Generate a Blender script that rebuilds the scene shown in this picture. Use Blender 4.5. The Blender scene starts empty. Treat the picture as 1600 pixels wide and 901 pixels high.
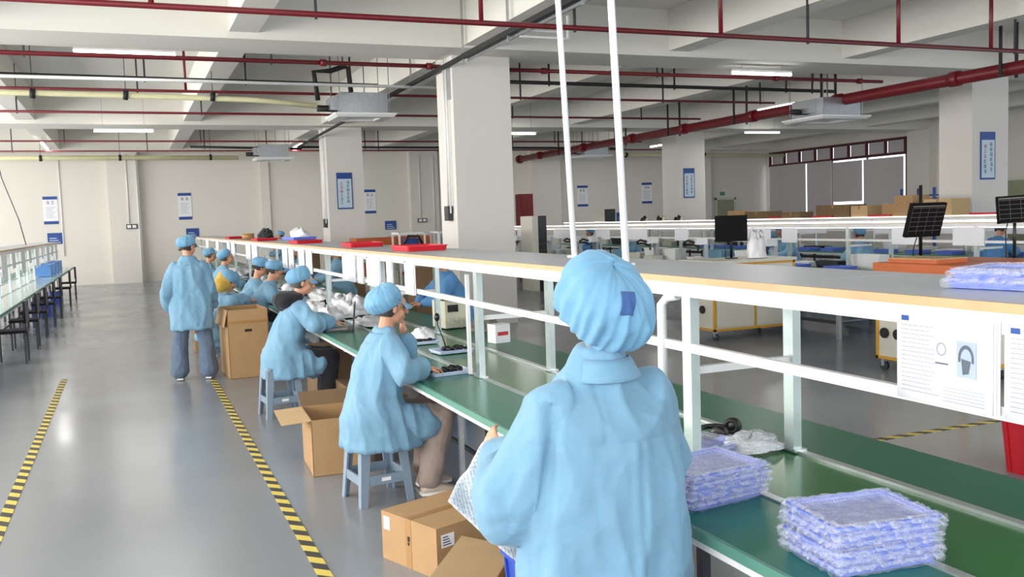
import bpy, bmesh, math, random
import numpy as np
from mathutils import Vector, Matrix, noise, Euler

scene = bpy.context.scene
COL = scene.collection
PI = math.pi

# ------------------------------------------------------------------ camera
yaw, pitch, roll = 0.391567, -0.076223, -0.0339454
fwd = Vector((math.sin(yaw)*math.cos(pitch), math.cos(yaw)*math.cos(pitch), math.sin(pitch)))
r0 = Vector((math.cos(yaw), -math.sin(yaw), 0)); u0 = r0.cross(fwd)
rr = math.cos(roll)*r0 + math.sin(roll)*u0
uu = -math.sin(roll)*r0 + math.cos(roll)*u0
cam = bpy.data.cameras.new('camera'); cam.lens = 1440.1/1600*36; cam.sensor_width = 36
cam.clip_start = 0.05; cam.clip_end = 300
camo = bpy.data.objects.new('camera', cam); COL.objects.link(camo)
m = Matrix((rr, uu, -fwd)).transposed().to_4x4(); m.translation = Vector((0, 0, 1.75))
camo.matrix_world = m
scene.camera = camo

# ------------------------------------------------------------------ world, lights, exposure
scene.view_settings.view_transform = 'Standard'
scene.view_settings.look = 'None'
scene.view_settings.exposure = 0.3
scene.view_settings.gamma = 1.0
scene.view_settings.use_curve_mapping = False
w = bpy.data.worlds.new('daylight'); scene.world = w; w.use_nodes = True
bg = w.node_tree.nodes['Background']; bg.inputs[0].default_value = (0.86, 0.93, 1.0, 1); bg.inputs[1].default_value = 2.0

def area(name, loc, rot, sx, sy, power, color=(1, 1, 1), spread=PI):
    l = bpy.data.lights.new(name, 'AREA'); l.shape = 'RECTANGLE'; l.size = sx; l.size_y = sy
    l.energy = power; l.color = color; l.spread = spread
    o = bpy.data.objects.new(name, l); o.location = loc; o.rotation_euler = rot; COL.objects.link(o)
    return o
# daylight through the window bands of the left wall and the wall behind the camera
for k, yy in enumerate((-2.0, 8.0, 18.0, 28.0)):
    area('window_daylight', (-7.75, yy, 2.7), (0, -PI/2, 0), 3.0, 8.5, 620 if yy < 20 else 330, (1.0, 0.95, 0.88))
for xx in (-2.0, 8.0, 18.0):
    area('window_daylight', (xx, -5.75, 2.7), (PI/2, 0, 0), 8.5, 3.0, 170, (0.95, 0.97, 1.0))

# ------------------------------------------------------------------ materials
def s2l(c):
    return tuple((x/255/12.92 if x/255 <= 0.04045 else ((x/255+0.055)/1.055)**2.4) for x in c)
MATS = {}
def mat(name, rgb, rough=0.6, metal=0.0, var=0.06, vscale=6.0, bump=0.0, bscale=80.0, emit=0.0, spec=0.5, coat=0.0, trans=0.0, alpha=1.0, rvar=0.0):
    if name in MATS: return MATS[name]
    m = bpy.data.materials.new(name); m.use_nodes = True; nt = m.node_tree; N = nt.nodes; L = nt.links
    b = N['Principled BSDF']; c = s2l(rgb)
    b.inputs['Base Color'].default_value = (*c, 1); b.inputs['Roughness'].default_value = rough
    b.inputs['Metallic'].default_value = metal; b.inputs['Specular IOR Level'].default_value = spec
    b.inputs['Coat Weight'].default_value = coat; b.inputs['Transmission Weight'].default_value = trans
    b.inputs['Alpha'].default_value = alpha
    tc = N.new('ShaderNodeTexCoord')
    if var > 0 or rvar > 0:
        n = N.new('ShaderNodeTexNoise'); n.inputs['Scale'].default_value = vscale; n.inputs['Detail'].default_value = 3
        L.new(tc.outputs['Object'], n.inputs['Vector'])
    if var > 0:
        mx = N.new('ShaderNodeMix'); mx.data_type = 'RGBA'
        mx.inputs[6].default_value = (*[x*(1-var*2) for x in c], 1); mx.inputs[7].default_value = (*[min(1, x*(1+var*2)) for x in c], 1)
        L.new(n.outputs['Fac'], mx.inputs[0]); L.new(mx.outputs[2], b.inputs['Base Color'])
    if rvar > 0:
        mr = N.new('ShaderNodeMapRange'); mr.inputs[3].default_value = max(0.02, rough-rvar); mr.inputs[4].default_value = min(1, rough+rvar)
        mr.inputs[1].default_value = 0.3; mr.inputs[2].default_value = 0.7
        L.new(n.outputs['Fac'], mr.inputs[0]); L.new(mr.outputs[0], b.inputs['Roughness'])
    if bump > 0:
        n2 = N.new('ShaderNodeTexNoise'); n2.inputs['Scale'].default_value = bscale; n2.inputs['Detail'].default_value = 4
        L.new(tc.outputs['Object'], n2.inputs['Vector'])
        bp = N.new('ShaderNodeBump'); bp.inputs['Strength'].default_value = bump; bp.inputs['Distance'].default_value = 0.01
        L.new(n2.outputs['Fac'], bp.inputs['Height']); L.new(bp.outputs['Normal'], b.inputs['Normal'])
    if emit > 0:
        b.inputs['Emission Color'].default_value = (*c, 1); b.inputs['Emission Strength'].default_value = emit
    MATS[name] = m
    return m

def tape_mat():
    m = mat('hazard_tape', (225, 195, 70), 0.5, var=0.0); nt = m.node_tree; N = nt.nodes; L = nt.links
    tc = N.new('ShaderNodeTexCoord'); sp = N.new('ShaderNodeSeparateXYZ'); L.new(tc.outputs['Object'], sp.inputs[0])
    a = N.new('ShaderNodeMath'); a.operation = 'ADD'; L.new(sp.outputs[0], a.inputs[0]); L.new(sp.outputs[1], a.inputs[1])
    d = N.new('ShaderNodeMath'); d.operation = 'MULTIPLY'; d.inputs[1].default_value = 1/0.19; L.new(a.outputs[0], d.inputs[0])
    f = N.new('ShaderNodeMath'); f.operation = 'FRACT'; L.new(d.outputs[0], f.inputs[0])
    g = N.new('ShaderNodeMath'); g.operation = 'GREATER_THAN'; g.inputs[1].default_value = 0.5; L.new(f.outputs[0], g.inputs[0])
    mx = N.new('ShaderNodeMix'); mx.data_type = 'RGBA'; mx.inputs[6].default_value = (*s2l((222, 200, 95)), 1); mx.inputs[7].default_value = (*s2l((62, 62, 58)), 1)
    L.new(g.outputs[0], mx.inputs[0]); L.new(mx.outputs[2], N['Principled BSDF'].inputs['Base Color'])
    return m
def bubble_mat(name, rgb, alpha, scale=110):
    m = mat(name, rgb, 0.28, var=0.0, spec=0.7, alpha=alpha); nt = m.node_tree; N = nt.nodes; L = nt.links; b = N['Principled BSDF']
    tc = N.new('ShaderNodeTexCoord'); v = N.new('ShaderNodeTexVoronoi'); v.inputs['Scale'].default_value = scale; v.inputs['Randomness'].default_value = 0.35
    L.new(tc.outputs['Object'], v.inputs['Vector'])
    bp = N.new('ShaderNodeBump'); bp.invert = True; bp.inputs['Strength'].default_value = 0.9; bp.inputs['Distance'].default_value = 0.004
    L.new(v.outputs['Distance'], bp.inputs['Height']); L.new(bp.outputs['Normal'], b.inputs['Normal'])
    mr = N.new('ShaderNodeMapRange'); mr.inputs[1].default_value = 0.1; mr.inputs[2].default_value = 0.7; mr.inputs[3].default_value = alpha*0.75; mr.inputs[4].default_value = min(1, alpha*1.35)
    L.new(v.outputs['Distance'], mr.inputs[0]); L.new(mr.outputs[0], b.inputs['Alpha'])
    return m
def fabric_mat(name, rgb, rough=0.75, scale=9.0, var=0.05):
    m = mat(name, rgb, rough, var=var, vscale=scale, bump=0.55, bscale=14.0, spec=0.3)
    m.node_tree.nodes['Principled BSDF'].inputs['Sheen Weight'].default_value = 0.15
    return m

M = dict(
    wall=mat('wall_paint', (226, 222, 214), 0.8, var=0.02, vscale=0.5, bump=0.05),
    ceil=mat('ceiling_paint', (228, 226, 219), 0.85, var=0.02, vscale=0.6),
    column=mat('column_paint', (222, 219, 214), 0.7, var=0.02, vscale=0.8),
    floor=mat('epoxy_floor', (137, 141, 147), 0.22, var=0.05, vscale=0.9, bump=0.004, bscale=1.5, rvar=0.05),
    red=mat('red_pipe_paint', (112, 22, 32), 0.4, var=0.08),
    black=mat('black_foam', (26, 26, 28), 0.6, var=0.05),
    dark=mat('dark_metal', (58, 60, 66), 0.45, metal=0.3),
    cream=mat('cream_duct', (222, 220, 178), 0.5),
    galv=mat('galvanised_steel', (176, 180, 184), 0.35, metal=0.7, var=0.1, vscale=14),
    alu=mat('aluminium_profile', (205, 212, 212), 0.28, metal=0.75, var=0.08, vscale=10),
    alug=mat('anodised_post', (190, 202, 200), 0.25, metal=0.6, var=0.06, vscale=10),
    white=mat('white_enamel', (236, 237, 238), 0.4, var=0.03, vscale=5),
    whitem=mat('white_worn_metal', (232, 231, 232), 0.4, var=0.07, vscale=7),
    shelf=mat('grey_laminate', (182, 185, 192), 0.35, var=0.03, vscale=2.0),
    wood=mat('beech_edge', (204, 166, 124), 0.5, var=0.06, vscale=9),
    green=mat('green_esd_mat', (26, 110, 86), 0.24, var=0.05, vscale=2.5),
    paleg=mat('pale_glass_top', (176, 196, 192), 0.14, var=0.04), binblue=mat('light_blue_bin', (86, 140, 206), 0.45), belt=mat('green_belt', (22, 108, 44), 0.2, var=0.04, vscale=2.0),
    greenfar=mat('green_far_mat', (24, 104, 74), 0.35, var=0.04, vscale=2.0),
    edge=mat('pale_edge_strip', (92, 144, 128), 0.4, var=0.05),
    carton=mat('brown_cardboard', (172, 138, 98), 0.8, var=0.05, vscale=8, bump=0.08, bscale=60),
    cartonin=mat('pale_cardboard', (196, 166, 124), 0.8, var=0.04, vscale=8),
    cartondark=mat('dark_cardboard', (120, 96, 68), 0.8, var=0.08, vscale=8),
    ctape=mat('packing_tape', (166, 124, 76), 0.3, var=0.03),
    paper=mat('paper', (240, 240, 246), 0.7, var=0.01),
    ink=mat('grey_ink', (150, 156, 172), 0.7, var=0.0),
    inkd=mat('dark_ink', (88, 98, 110), 0.7, var=0.0),
    blue=mat('sign_blue', (32, 74, 150), 0.5, var=0.02),
    pale=mat('sign_pale_blue', (196, 216, 232), 0.5, var=0.02),
    redink=mat('sign_red', (196, 52, 66), 0.6, var=0.0),
    greenink=mat('sign_green', (44, 106, 84), 0.6, var=0.0),
    coat=fabric_mat('blue_coat_cloth', (118, 160, 188)),
    cap=fabric_mat('blue_cap_cloth', (112, 162, 196), 0.7, 14),
    capdark=fabric_mat('blue_patch_cloth', (62, 96, 152), 0.8),
    skin=mat('skin', (206, 152, 122), 0.55, var=0.04, vscale=20),
    hair=mat('dark_hair', (34, 26, 24), 0.5, var=0.15, vscale=60),
    jeans=fabric_mat('grey_blue_jeans', (96, 112, 134), 0.9, 20, 0.1),
    trousers=fabric_mat('beige_trousers', (158, 142, 134), 0.9, 12),
    blackcloth=fabric_mat('black_cloth', (34, 34, 40), 0.9),
    yellowcloth=fabric_mat('mustard_cloth', (206, 168, 78), 0.9),
    shoeb=mat('blue_shoe_cover', (84, 118, 150), 0.6), shoe=mat('beige_shoe', (196, 182, 164), 0.6),
    stool=mat('stool_plastic', (128, 146, 164), 0.42, var=0.03),
    traypl=mat('lavender_tray_plastic', (104, 128, 222), 0.4, var=0.04),
    traywhite=mat('pale_tray_plastic', (198, 210, 240), 0.4, var=0.04),
    redpl=mat('red_tray_plastic', (196, 30, 44), 0.4), bluepl=mat('blue_crate_plastic', (44, 76, 176), 0.45, var=0.04),
    bubble=bubble_mat('bubble_wrap', (232, 236, 252), 0.32), bubble2=bubble_mat('bubble_sheet', (226, 230, 236), 0.92, 90),
    bag=mat('white_plastic_bag', (236, 236, 240), 0.35, var=0.03, bump=0.5, bscale=12),
    blackpl=mat('black_plastic', (20, 20, 22), 0.35), screen=mat('dark_screen', (14, 14, 16), 0.15),
    yellow=mat('yellow_frame_paint', (214, 160, 44), 0.45), panel=mat('ivory_panel', (214, 212, 200), 0.5, var=0.03),
    orange=mat('orange_lacquer', (196, 98, 44), 0.4, var=0.06, vscale=6), beige=mat('beige_instrument', (210, 208, 186), 0.5),
    tube=mat('lit_tube', (255, 252, 246), 0.4, var=0, emit=9.0), led=mat('led_strip', (255, 253, 248), 0.4, var=0, emit=1.8),
    blind=mat('grey_blind', (205, 200, 202), 0.9, var=0.02), maroon=mat('maroon_frame', (84, 40, 46), 0.5),
    mattblack=mat('matt_black', (8, 8, 10), 0.75, spec=0.2), door=mat('olive_door', (150, 156, 128), 0.5), redcab=mat('dark_red_cabinet', (112, 18, 28), 0.45),
    tapehz=tape_mat(), lime=mat('lime_label', (176, 206, 90), 0.5),
)

def translucent(m, fac, col):
    nt = m.node_tree; N = nt.nodes; L = nt.links; b = N['Principled BSDF']; o = N['Material Output']
    t = N.new('ShaderNodeBsdfTranslucent'); t.inputs[0].default_value = (*s2l(col), 1)
    x = N.new('ShaderNodeMixShader'); x.inputs[0].default_value = fac
    L.new(b.outputs[0], x.inputs[1]); L.new(t.outputs[0], x.inputs[2]); L.new(x.outputs[0], o.inputs[0])
translucent(M['blind'], .12, (190, 186, 190))
M['bubbleside'] = bubble_mat('bubble_wrap_side', (228, 234, 252), 0.16)

# ------------------------------------------------------------------ geometry helpers
class MB:
    def __init__(s): s.v = []; s.f = []; s.sm = []
    def add(s, vs, fs, smooth=False):
        b = len(s.v); s.v += [tuple(v) for v in vs]
        for f in fs: s.f.append(tuple(i+b for i in f)); s.sm.append(smooth)
        return s
    def box(s, x0, y0, z0, x1, y1, z1, mtx=None):
        vs = [Vector((x, y, z)) for z in (z0, z1) for y in (y0, y1) for x in (x0, x1)]
        if mtx is not None: vs = [mtx @ v for v in vs]
        return s.add(vs, [(0, 2, 3, 1), (4, 5, 7, 6), (0, 1, 5, 4), (2, 6, 7, 3), (0, 4, 6, 2), (1, 3, 7, 5)])
    def cbox(s, c, d, rz=0.0, mtx=None):
        t = Matrix.Translation(Vector(c)) @ Matrix.Rotation(rz, 4, 'Z')
        if mtx is not None: t = mtx @ t
        return s.box(-d[0]/2, -d[1]/2, -d[2]/2, d[0]/2, d[1]/2, d[2]/2, t)
    def frame(s, d):
        d = Vector(d).normalized(); a = Vector((0, 0, 1)) if abs(d.z) < 0.95 else Vector((1, 0, 0))
        x = d.cross(a).normalized(); return x, d.cross(x).normalized()*-1, d
    def bar(s, p0, p1, wd, h):
        p0 = Vector(p0); p1 = Vector(p1); x, y, d = s.frame(p1-p0)
        vs = [p + x*a*wd/2 + y*b*h/2 for p in (p0, p1) for a, b in ((-1, -1), (1, -1), (1, 1), (-1, 1))]
        return s.add(vs, [(3, 2, 1, 0), (4, 5, 6, 7), (0, 1, 5, 4), (1, 2, 6, 5), (2, 3, 7, 6), (3, 0, 4, 7)])
    def tube(s, pts, r, n=10, caps=True, smooth=True):
        pts = [Vector(p) for p in pts]; rs = r if isinstance(r, (list, tuple)) else [r]*len(pts)
        vs = []; fs = []; px = None
        for i, p in enumerate(pts):
            d = (pts[min(i+1, len(pts)-1)]-pts[max(i-1, 0)]).normalized()
            if px is None: x = s.frame(d)[0]; y = d.cross(x)
            else:
                x = (px - d*px.dot(d)); x = x.normalized() if x.length > 1e-5 else s.frame(d)[0]; y = d.cross(x)
            px = x
            vs += [p + (x*math.cos(2*PI*k/n)+y*math.sin(2*PI*k/n))*rs[i] for k in range(n)]
        for i in range(len(pts)-1):
            for k in range(n): fs.append((i*n+k, i*n+(k+1) % n, (i+1)*n+(k+1) % n, (i+1)*n+k))
        s.add(vs, fs, smooth)
        if caps:
            b = len(s.v)-len(vs); s.f.append(tuple(b+k for k in range(n))[::-1]); s.sm.append(False)
            s.f.append(tuple(b+(len(pts)-1)*n+k for k in range(n))); s.sm.append(False)
        return s
    def loft(s, rings, caps=True, smooth=True):
        n = len(rings[0]); vs = [p for r in rings for p in r]; fs = []
        for i in range(len(rings)-1):
            for k in range(n): fs.append((i*n+k, i*n+(k+1) % n, (i+1)*n+(k+1) % n, (i+1)*n+k))
        s.add(vs, fs, smooth)
        if caps:
            b = len(s.v)-len(vs); s.f.append(tuple(b+k for k in range(n))[::-1]); s.sm.append(smooth)
            s.f.append(tuple(b+(len(rings)-1)*n+k for k in range(n))); s.sm.append(smooth)
        return s
    def ell(s, c, r, mtx=None, nu=16, nv=10):
        rings = []
        R_ = mtx if mtx is not None else Matrix.Identity(3)
        for i in range(nv+1):
            t = -PI/2 + PI*(0.02+0.96*i/nv)
            rings.append([Vector(c)+R_ @ Vector((r[0]*math.cos(t)*math.cos(2*PI*k/nu), r[1]*math.cos(t)*math.sin(2*PI*k/nu), r[2]*math.sin(t))) for k in range(nu)])
        return s.loft(rings)
    def cap(s, p0, p1, a, b=None, n=12):
        b = a if b is None else b; p0 = Vector(p0); p1 = Vector(p1); x, y, d = s.frame(p1-p0); rings = []
        for k in range(5): t = PI/2*(1-k/4.0)*0.97; rings.append((p0-d*a*math.sin(t), a*math.cos(t)))
        for k in range(5): t = PI/2*(k/4.0)*0.97; rings.append((p1+d*b*math.sin(t), b*math.cos(t)))
        return s.loft([[c+(x*math.cos(2*PI*k/n)+y*math.sin(2*PI*k/n))*r for k in range(n)] for c, r in rings])
    def grid(s, fn, nu, nv, smooth=True, close_u=False):
        vs = [fn(i/(nu if close_u else nu-1), j/(nv-1)) for j in range(nv) for i in range(nu)]; fs = []
        for j in range(nv-1):
            for i in range(nu if close_u else nu-1):
                a = j*nu+i; b = j*nu+(i+1) % nu; fs.append((a, b, b+nu, a+nu))
        return s.add(vs, fs, smooth)
    def xf(s, mtx):
        s.v = [tuple(mtx @ Vector(v)) for v in s.v]; return s
    def mesh(s, name):
        me = bpy.data.meshes.new(name); me.from_pydata(s.v, [], s.f); me.polygons.foreach_set('use_smooth', s.sm); me.update(); return me

def link(name, me, material, parent=None, local=False):
    o = bpy.data.objects.new(name, me); COL.objects.link(o)
    if material is not None:
        if me.materials: me.materials[0] = material
        else: me.materials.append(material)
    if parent is not None:
        o.parent = parent
        if not local: o.matrix_parent_inverse = world_of(parent).inverted()
    return o
def world_of(o):
    mt = Matrix.LocRotScale(o.location, o.rotation_euler, o.scale)
    if o.parent is not None: mt = world_of(o.parent) @ o.matrix_parent_inverse @ mt
    return mt
def P(name, mb, material, parent=None, local=False): return link(name, mb.mesh(name), material, parent, local)
def T(name, label, cat, loc=(0, 0, 0), rz=0.0, group=None):
    o = bpy.data.objects.new(name, None); COL.objects.link(o); o.location = loc; o.rotation_euler = (0, 0, rz); o.empty_display_size = 0.1
    o['label'] = label; o['category'] = cat
    if group: o['group'] = group
    return o
def tag(o, label, cat, group=None):
    o['label'] = label; o['category'] = cat
    if group: o['group'] = group
    return o
def S(name, mb, material, parent=None):
    o = P(name, mb, material, parent)
    if parent is None: o['kind'] = 'structure'
    return o
def copy_tree(o, parent=None):
    c = o.copy(); COL.objects.link(c); c.parent = parent
    if parent is not None: c.matrix_parent_inverse = o.matrix_parent_inverse.copy()
    for ch in list(o.children): copy_tree(ch, c)
    return c
def dup(o, loc, rz=None, label=None, group=None):
    c = copy_tree(o); c.location = loc
    if rz is not None: c.rotation_euler = (0, 0, rz)
    if label: c['label'] = label
    if group: c['group'] = group
    return c
def bevel(o, wd=0.005, seg=2):
    b = o.modifiers.new('bevel', 'BEVEL'); b.width = wd; b.segments = seg; b.limit_method = 'ANGLE'; return o
# ------------------------------------------------------------------ room shell
XL, XR, YB, YF, ZC, ZB = -8.0, 26.6, -6.0, 34.0, 5.15, 4.38
S('floor', MB().box(XL-.2, YB-.2, -0.1, XR+.2, YF+.2, 0), M['floor'])
S('ceiling', MB().box(XL-.2, YB-.2, ZC, XR+.2, YF+.2, ZC+.15), M['ceil'])
def walled(axis, pos, th, a0, a1, z0, z1, holes):
    """wall slab along an axis with rectangular openings"""
    mb = MB(); cuts = sorted(holes); cur = a0
    def bx(p, q, zz0, zz1):
        if q-p < 1e-4 or zz1-zz0 < 1e-4: return
        if axis == 'y': mb.box(min(pos, pos+th), p, zz0, max(pos, pos+th), q, zz1)
        else: mb.box(p, min(pos, pos+th), zz0, q, max(pos, pos+th), zz1)
    for (h0, h1, hz0, hz1) in cuts:
        bx(cur, h0, z0, z1); bx(h0, h1, z0, hz0); bx(h0, h1, hz1, z1); cur = h1
    bx(cur, a1, z0, z1)
    return mb
wb = S('wall_back', walled('x', YF, .2, XL, XR, 0, ZC, []), M['wall'])
S('wall_left', walled('y', XL, -.2, YB, YF, 0, ZC, [(-5.5, 2.0, 1.0, 4.2), (4, 12, 1.0, 4.2), (14, 22, 1.0, 4.2), (24, 32, 1.0, 4.2)]), M['wall'])
S('wall_front', walled('x', YB, -.2, XL, XR, 0, ZC, [(-6, 2.0, 1.0, 4.2), (4, 12, 1.0, 4.2), (14, 22, 1.0, 4.2)]), M['wall'])
WY0, WY1 = 25.95, 33.8
S('wall_right', walled('y', XR, .2, YB, YF, 0, ZC, [(-3, 16, 1.0, 4.2), (WY0, WY1, 1.2, 4.25)]), M['wall'])

# right-hand window band: maroon frame, transom panes, roller blinds with bright gaps
win = bpy.data.objects.new('window_1', None); COL.objects.link(win); win.location = (XR, 29.9, 1.2); win['kind'] = 'structure'
fr = MB(); zt0, zt1 = 3.66, 4.2
fr.box(XR-.06, WY0, zt1-.05, XR+.04, WY1, zt1+.05); fr.box(XR-.06, WY0, zt0-.05, XR+.04, WY1, zt0+.05)
ys = [WY0+.05+(WY1-WY0-.1)*k/8 for k in range(9)]
for y in ys: fr.box(XR-.05, y-.05, zt0, XR+.03, y+.05, zt1)
for y in ys[::2]: fr.box(XR, y-.03, 1.2, XR+.05, y+.03, zt0)
P('window_frame', fr, M['maroon'], win)
for k in range(8): P('pane', MB().box(XR+.05, ys[k]+.05, zt0+.05, XR+.06, ys[k+1]-.05, zt1-.05), M['blind'], win)
bl = [25.98, 28.06, 29.76, 31.3, 33.75]
for k in range(4):
    z0 = 1.95 if k == 1 else 1.25; zt = zt0-.12 if k < 2 else zt0-.03
    P('roller_blind', MB().box(XR-.1, bl[k]+.04, z0, XR-.09, bl[k+1]-.04, zt), M['blind'], win)

# wall pilasters on the back wall with conduits and outlets
def pil(x0, x1, y=YF, d=.35): return MB().box(x0, y-d, 0, x1, y, ZB)
S('wall_pilaster', pil(-0.55, 0.42), M['wall']); S('wall_pilaster', pil(9.9, 11.0), M['wall']); S('wall_pilaster', pil(4.45, 4.75, d=.12), M['wall'])
S('wall_pilaster', pil(22.9, 23.4, d=.3), M['wall']); S('wall_pilaster', pil(14.9, 16.2, d=.3), M['wall'])
S('wall_pilaster', MB().box(XR-.35, 24.6, 0, XR, 25.6, ZB), M['wall'])
for i, (x, y, z0, z1, lab) in enumerate([(0.05, YF-.35, 2.0, 4.3, 'thin conduit running down the left wall pilaster to the outlet'), (0.36, YF-.35, 0.0, 4.3, 'thin conduit along the right edge of the left pilaster'),
        (10.25, YF-.35, 1.9, 4.2, 'conduit running down the pilaster behind the large column'), (10.8, YF-.35, 1.0, 4.2, 'second conduit on the pilaster behind the large column'),
        (-2.0, YF, 1.0, 4.2, 'pale conduit on the wall beside the far left poster')]):
    tag(P('wall_conduit', MB().tube([(x, y-.025, z0), (x, y-.025, z1)], .022, 8), M['white']), lab, 'conduit')
def outlet(x, y, z, lab):
    t = T('wall_outlet', lab, 'outlet', (x, y, z))
    P('outlet_box', MB().box(x-.17, y-.06, z-.08, x+.17, y, z+.08), M['dark'], t)
    P('faceplate', MB().box(x-.14, y-.075, z-.05, x-.02, y-.055, z+.05).box(x+.02, y-.075, z-.05, x+.14, y-.055, z+.05), M['white'], t)
outlet(0.12, YF-.35, 1.9, 'grey twin outlet box on the left wall pilaster')
outlet(10.3, YF-.35, 1.78, 'grey twin outlet box on the pilaster behind the large column')

# columns and beams
COLS = [(4.95, 5.95, 14.2, 15.02), (5.12, 6.12, 25.35, 26.3), (16.85, 17.95, 26.2, 27.1), (16.4, 17.45, 14.25, 15.1)]
for (a, b, c, d) in COLS: S('column', MB().box(a, c, 0, b, d, ZC), M['column'])
for (y0, y1) in ((2.2, 3.3), (13.55, 14.65), (24.9, 26.1), (33.55, 34.0)):
    S('ceiling_beam', MB().box(XL, y0, ZB, XR, y1, ZC), M['ceil'])
for x0 in (-5.7, -2.3, 1.46, 8.6, 12.32, 20.2, 23.6):
    S('ceiling_beam', MB().box(x0, YB, 4.47, x0+.4, YF, ZC), M['ceil'])
for x0 in (4.93, 16.5): S('ceiling_beam', MB().box(x0, YB, 4.42, x0+.6, YF, ZC), M['ceil'])

# safety tape on the floor
def tape(name, x0, y0, x1, y1, lab):
    tag(P(name, MB().box(x0, y0, 0.0, x1, y1, 0.003), M['tapehz']), lab, 'floor tape')
tape('floor_tape', 0.77, 1.0, 0.84, 11.1, 'yellow and black floor tape beside the seated workers')
tape('floor_tape', -0.85, 1.0, -0.78, 12.2, 'yellow and black floor tape along the left side of the aisle')
tape('floor_tape', 4.6, 5.22, 7.2, 5.29, 'worn yellow and black floor tape crossing the floor beyond the bench')
tape('floor_tape', 4.6, 6.3, 4.67, 9.6, 'short yellow and black tape on the floor behind the bench')

# ------------------------------------------------------------------ overhead services
def pipe_x(name, y, z0, z1, x0, x1, r, m, lab, hang=None, cat='pipe', drops=(), zt=4.47, flange=()):
    t = T(name, lab, cat, ((x0+x1)/2, y, (z0+z1)/2))
    zz = lambda x: z0+(z1-z0)*(x-x0)/(x1-x0)
    P('pipe_run', MB().tube([(x0, y, z0), (x1, y, z1)], r, 10), m, t)
    hg = hang if hang is not None else [x0+1+3.6*k for k in range(int((x1-x0-1)/3.6)+1)]
    for x in hg: P('hanger', MB().bar((x, y, zz(x)-r*1.6), (x, y, ZC-.01), .028, .028), M['black'] if m is not M['red'] else M['dark'], t)
    for x in drops: P('riser', MB().tube([(x, y, zz(x)), (x, y, ZC-.01)], r*.9, 8), m, t)
    for x in flange: P('coupling', MB().tube([(x-.05, y, zz(x)), (x+.05, y, zz(x))], r*1.6, 10), m, t)
    return t
pipe_x('sprinkler_pipe', 10.1, 4.0, 4.0, -8, 14.0, .032, M['red'], 'nearest red sprinkler pipe crossing the top of the picture', hang=[2.0, 5.1, 8.6, 12.5], drops=[.35, 3.9, 7.2, 10.2, 12.0])
pipe_x('sprinkler_pipe', 14.75, 4.29, 4.29, -8, 4.93, .034, M['red'], 'second red sprinkler pipe, ending at the left face of the large column', hang=[-1.2, 2.2], drops=[], flange=[4.75, 3.0])
pipe_x('sprinkler_pipe', 14.9, 4.3, 4.3, 5.97, 14.6, .034, M['red'], 'red sprinkler pipe leaving the right side of the large column', hang=[9.2, 12.8], flange=[6.9, 11.9, 14.0])
pipe_x('sprinkler_pipe', 17.6, 4.2, 4.2, -8, 14.0, .026, M['red'], 'third red sprinkler pipe, just behind the black insulated pipe', hang=[-3, .3, 3.7, 7.6, 11.0, 13.6], drops=[1.1])
pipe_x('sprinkler_pipe', 20.9, 4.2, 4.2, -8, 14.2, .026, M['red'], 'fourth red sprinkler pipe crossing above the ceiling unit', hang=[-1.9, 1.6, 5.2, 8.8, 12.4])
pipe_x('sprinkler_pipe', 27.0, 4.16, 4.14, -8, 16.0, .024, M['red'], 'thin red sprinkler pipe near the far wall, upper of two', hang=[-1.4, 2.0, 5.8, 9.4, 12.8])
pipe_x('sprinkler_pipe', 30.8, 4.2, 4.18, -8, 20.0, .024, M['red'], 'thin red sprinkler pipe closest to the far wall', hang=[-3, .7, 4.3, 8.0, 11.5, 15])
pipe_x('insulated_pipe', 16.4, 4.28, 4.2, -8, 4.3, .036, M['black'], 'black insulated pipe running to the ceiling unit', hang=[-2, .4, 2.0, 3.8], cat='pipe')
pipe_x('insulated_pipe', 16.2, 4.3, 4.28, 6.0, 14.5, .036, M['black'], 'black insulated pipe right of the large column', hang=[7.6, 10.4, 13.2, 13.9])
pipe_x('insulated_pipe', 28.6, 4.12, 4.06, 5.0, 16.0, .036, M['black'], 'far black insulated pipe behind the middle column', hang=[7.0, 9.5, 12, 14.6])
pipe_x('insulated_pipe', 28.4, 4.12, 4.05, 1.8, 5.0, .036, M['black'], 'short black pipe feeding the far ceiling unit', hang=[2.2])
pipe_x('white_drain_pipe', 16.15, 4.2, 4.15, -8, 5.3, .028, M['white'], 'thin white drain pipe under the black insulated pipe', hang=[])
t = T('cream_duct', 'pale yellow cable duct running towards the ceiling unit', 'duct', (-1, 17.0, 4.0))
P('duct_run', MB().tube([(-8, 17.0, 4.06), (-1.2, 17.0, 4.04), (.6, 17.0, 4.02), (2.2, 17.0, 3.99), (3.3, 17.0, 3.9)], .048, 10), M['cream'], t)
for x in (-2.9, -1.3, .1, 1.5): P('duct_clamp', MB().tube([(x-.04, 17.0, 4.04), (x+.04, 17.0, 4.03)], .085, 10), M['black'], t)
for x in (-2.9, -1.3, .1, 1.5): P('hanger', MB().bar((x, 17, 4.05), (x, 17, ZC-.01), .012, .012), M['dark'], t)
t = T('cream_duct', 'far pale cable duct running along the top of the end wall', 'duct', (0, 32.5, 4.1))
P('duct_run', MB().tube([(-8, 32.6, 4.15), (3.6, 32.6, 4.1)], .075, 10), M['cream'], t)
for x in (-2.4, -.1, 2.7): P('duct_clamp', MB().tube([(x-.04, 32.6, 4.12), (x+.04, 32.6, 4.12)], .1, 10), M['black'], t)
for x in (-2.4, -.1, 2.7): P('hanger', MB().bar((x, 32.6, 4.1), (x, 32.6, ZC-.01), .014, .014), M['dark'], t)
t = T('cream_duct', 'pale duct above the far doorway on the right', 'duct', (20, 32.5, 4.1))
P('duct_run', MB().tube([(18.2, 32.6, 4.12), (26.4, 32.6, 4.05)], .06, 10), M['cream'], t)
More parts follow.
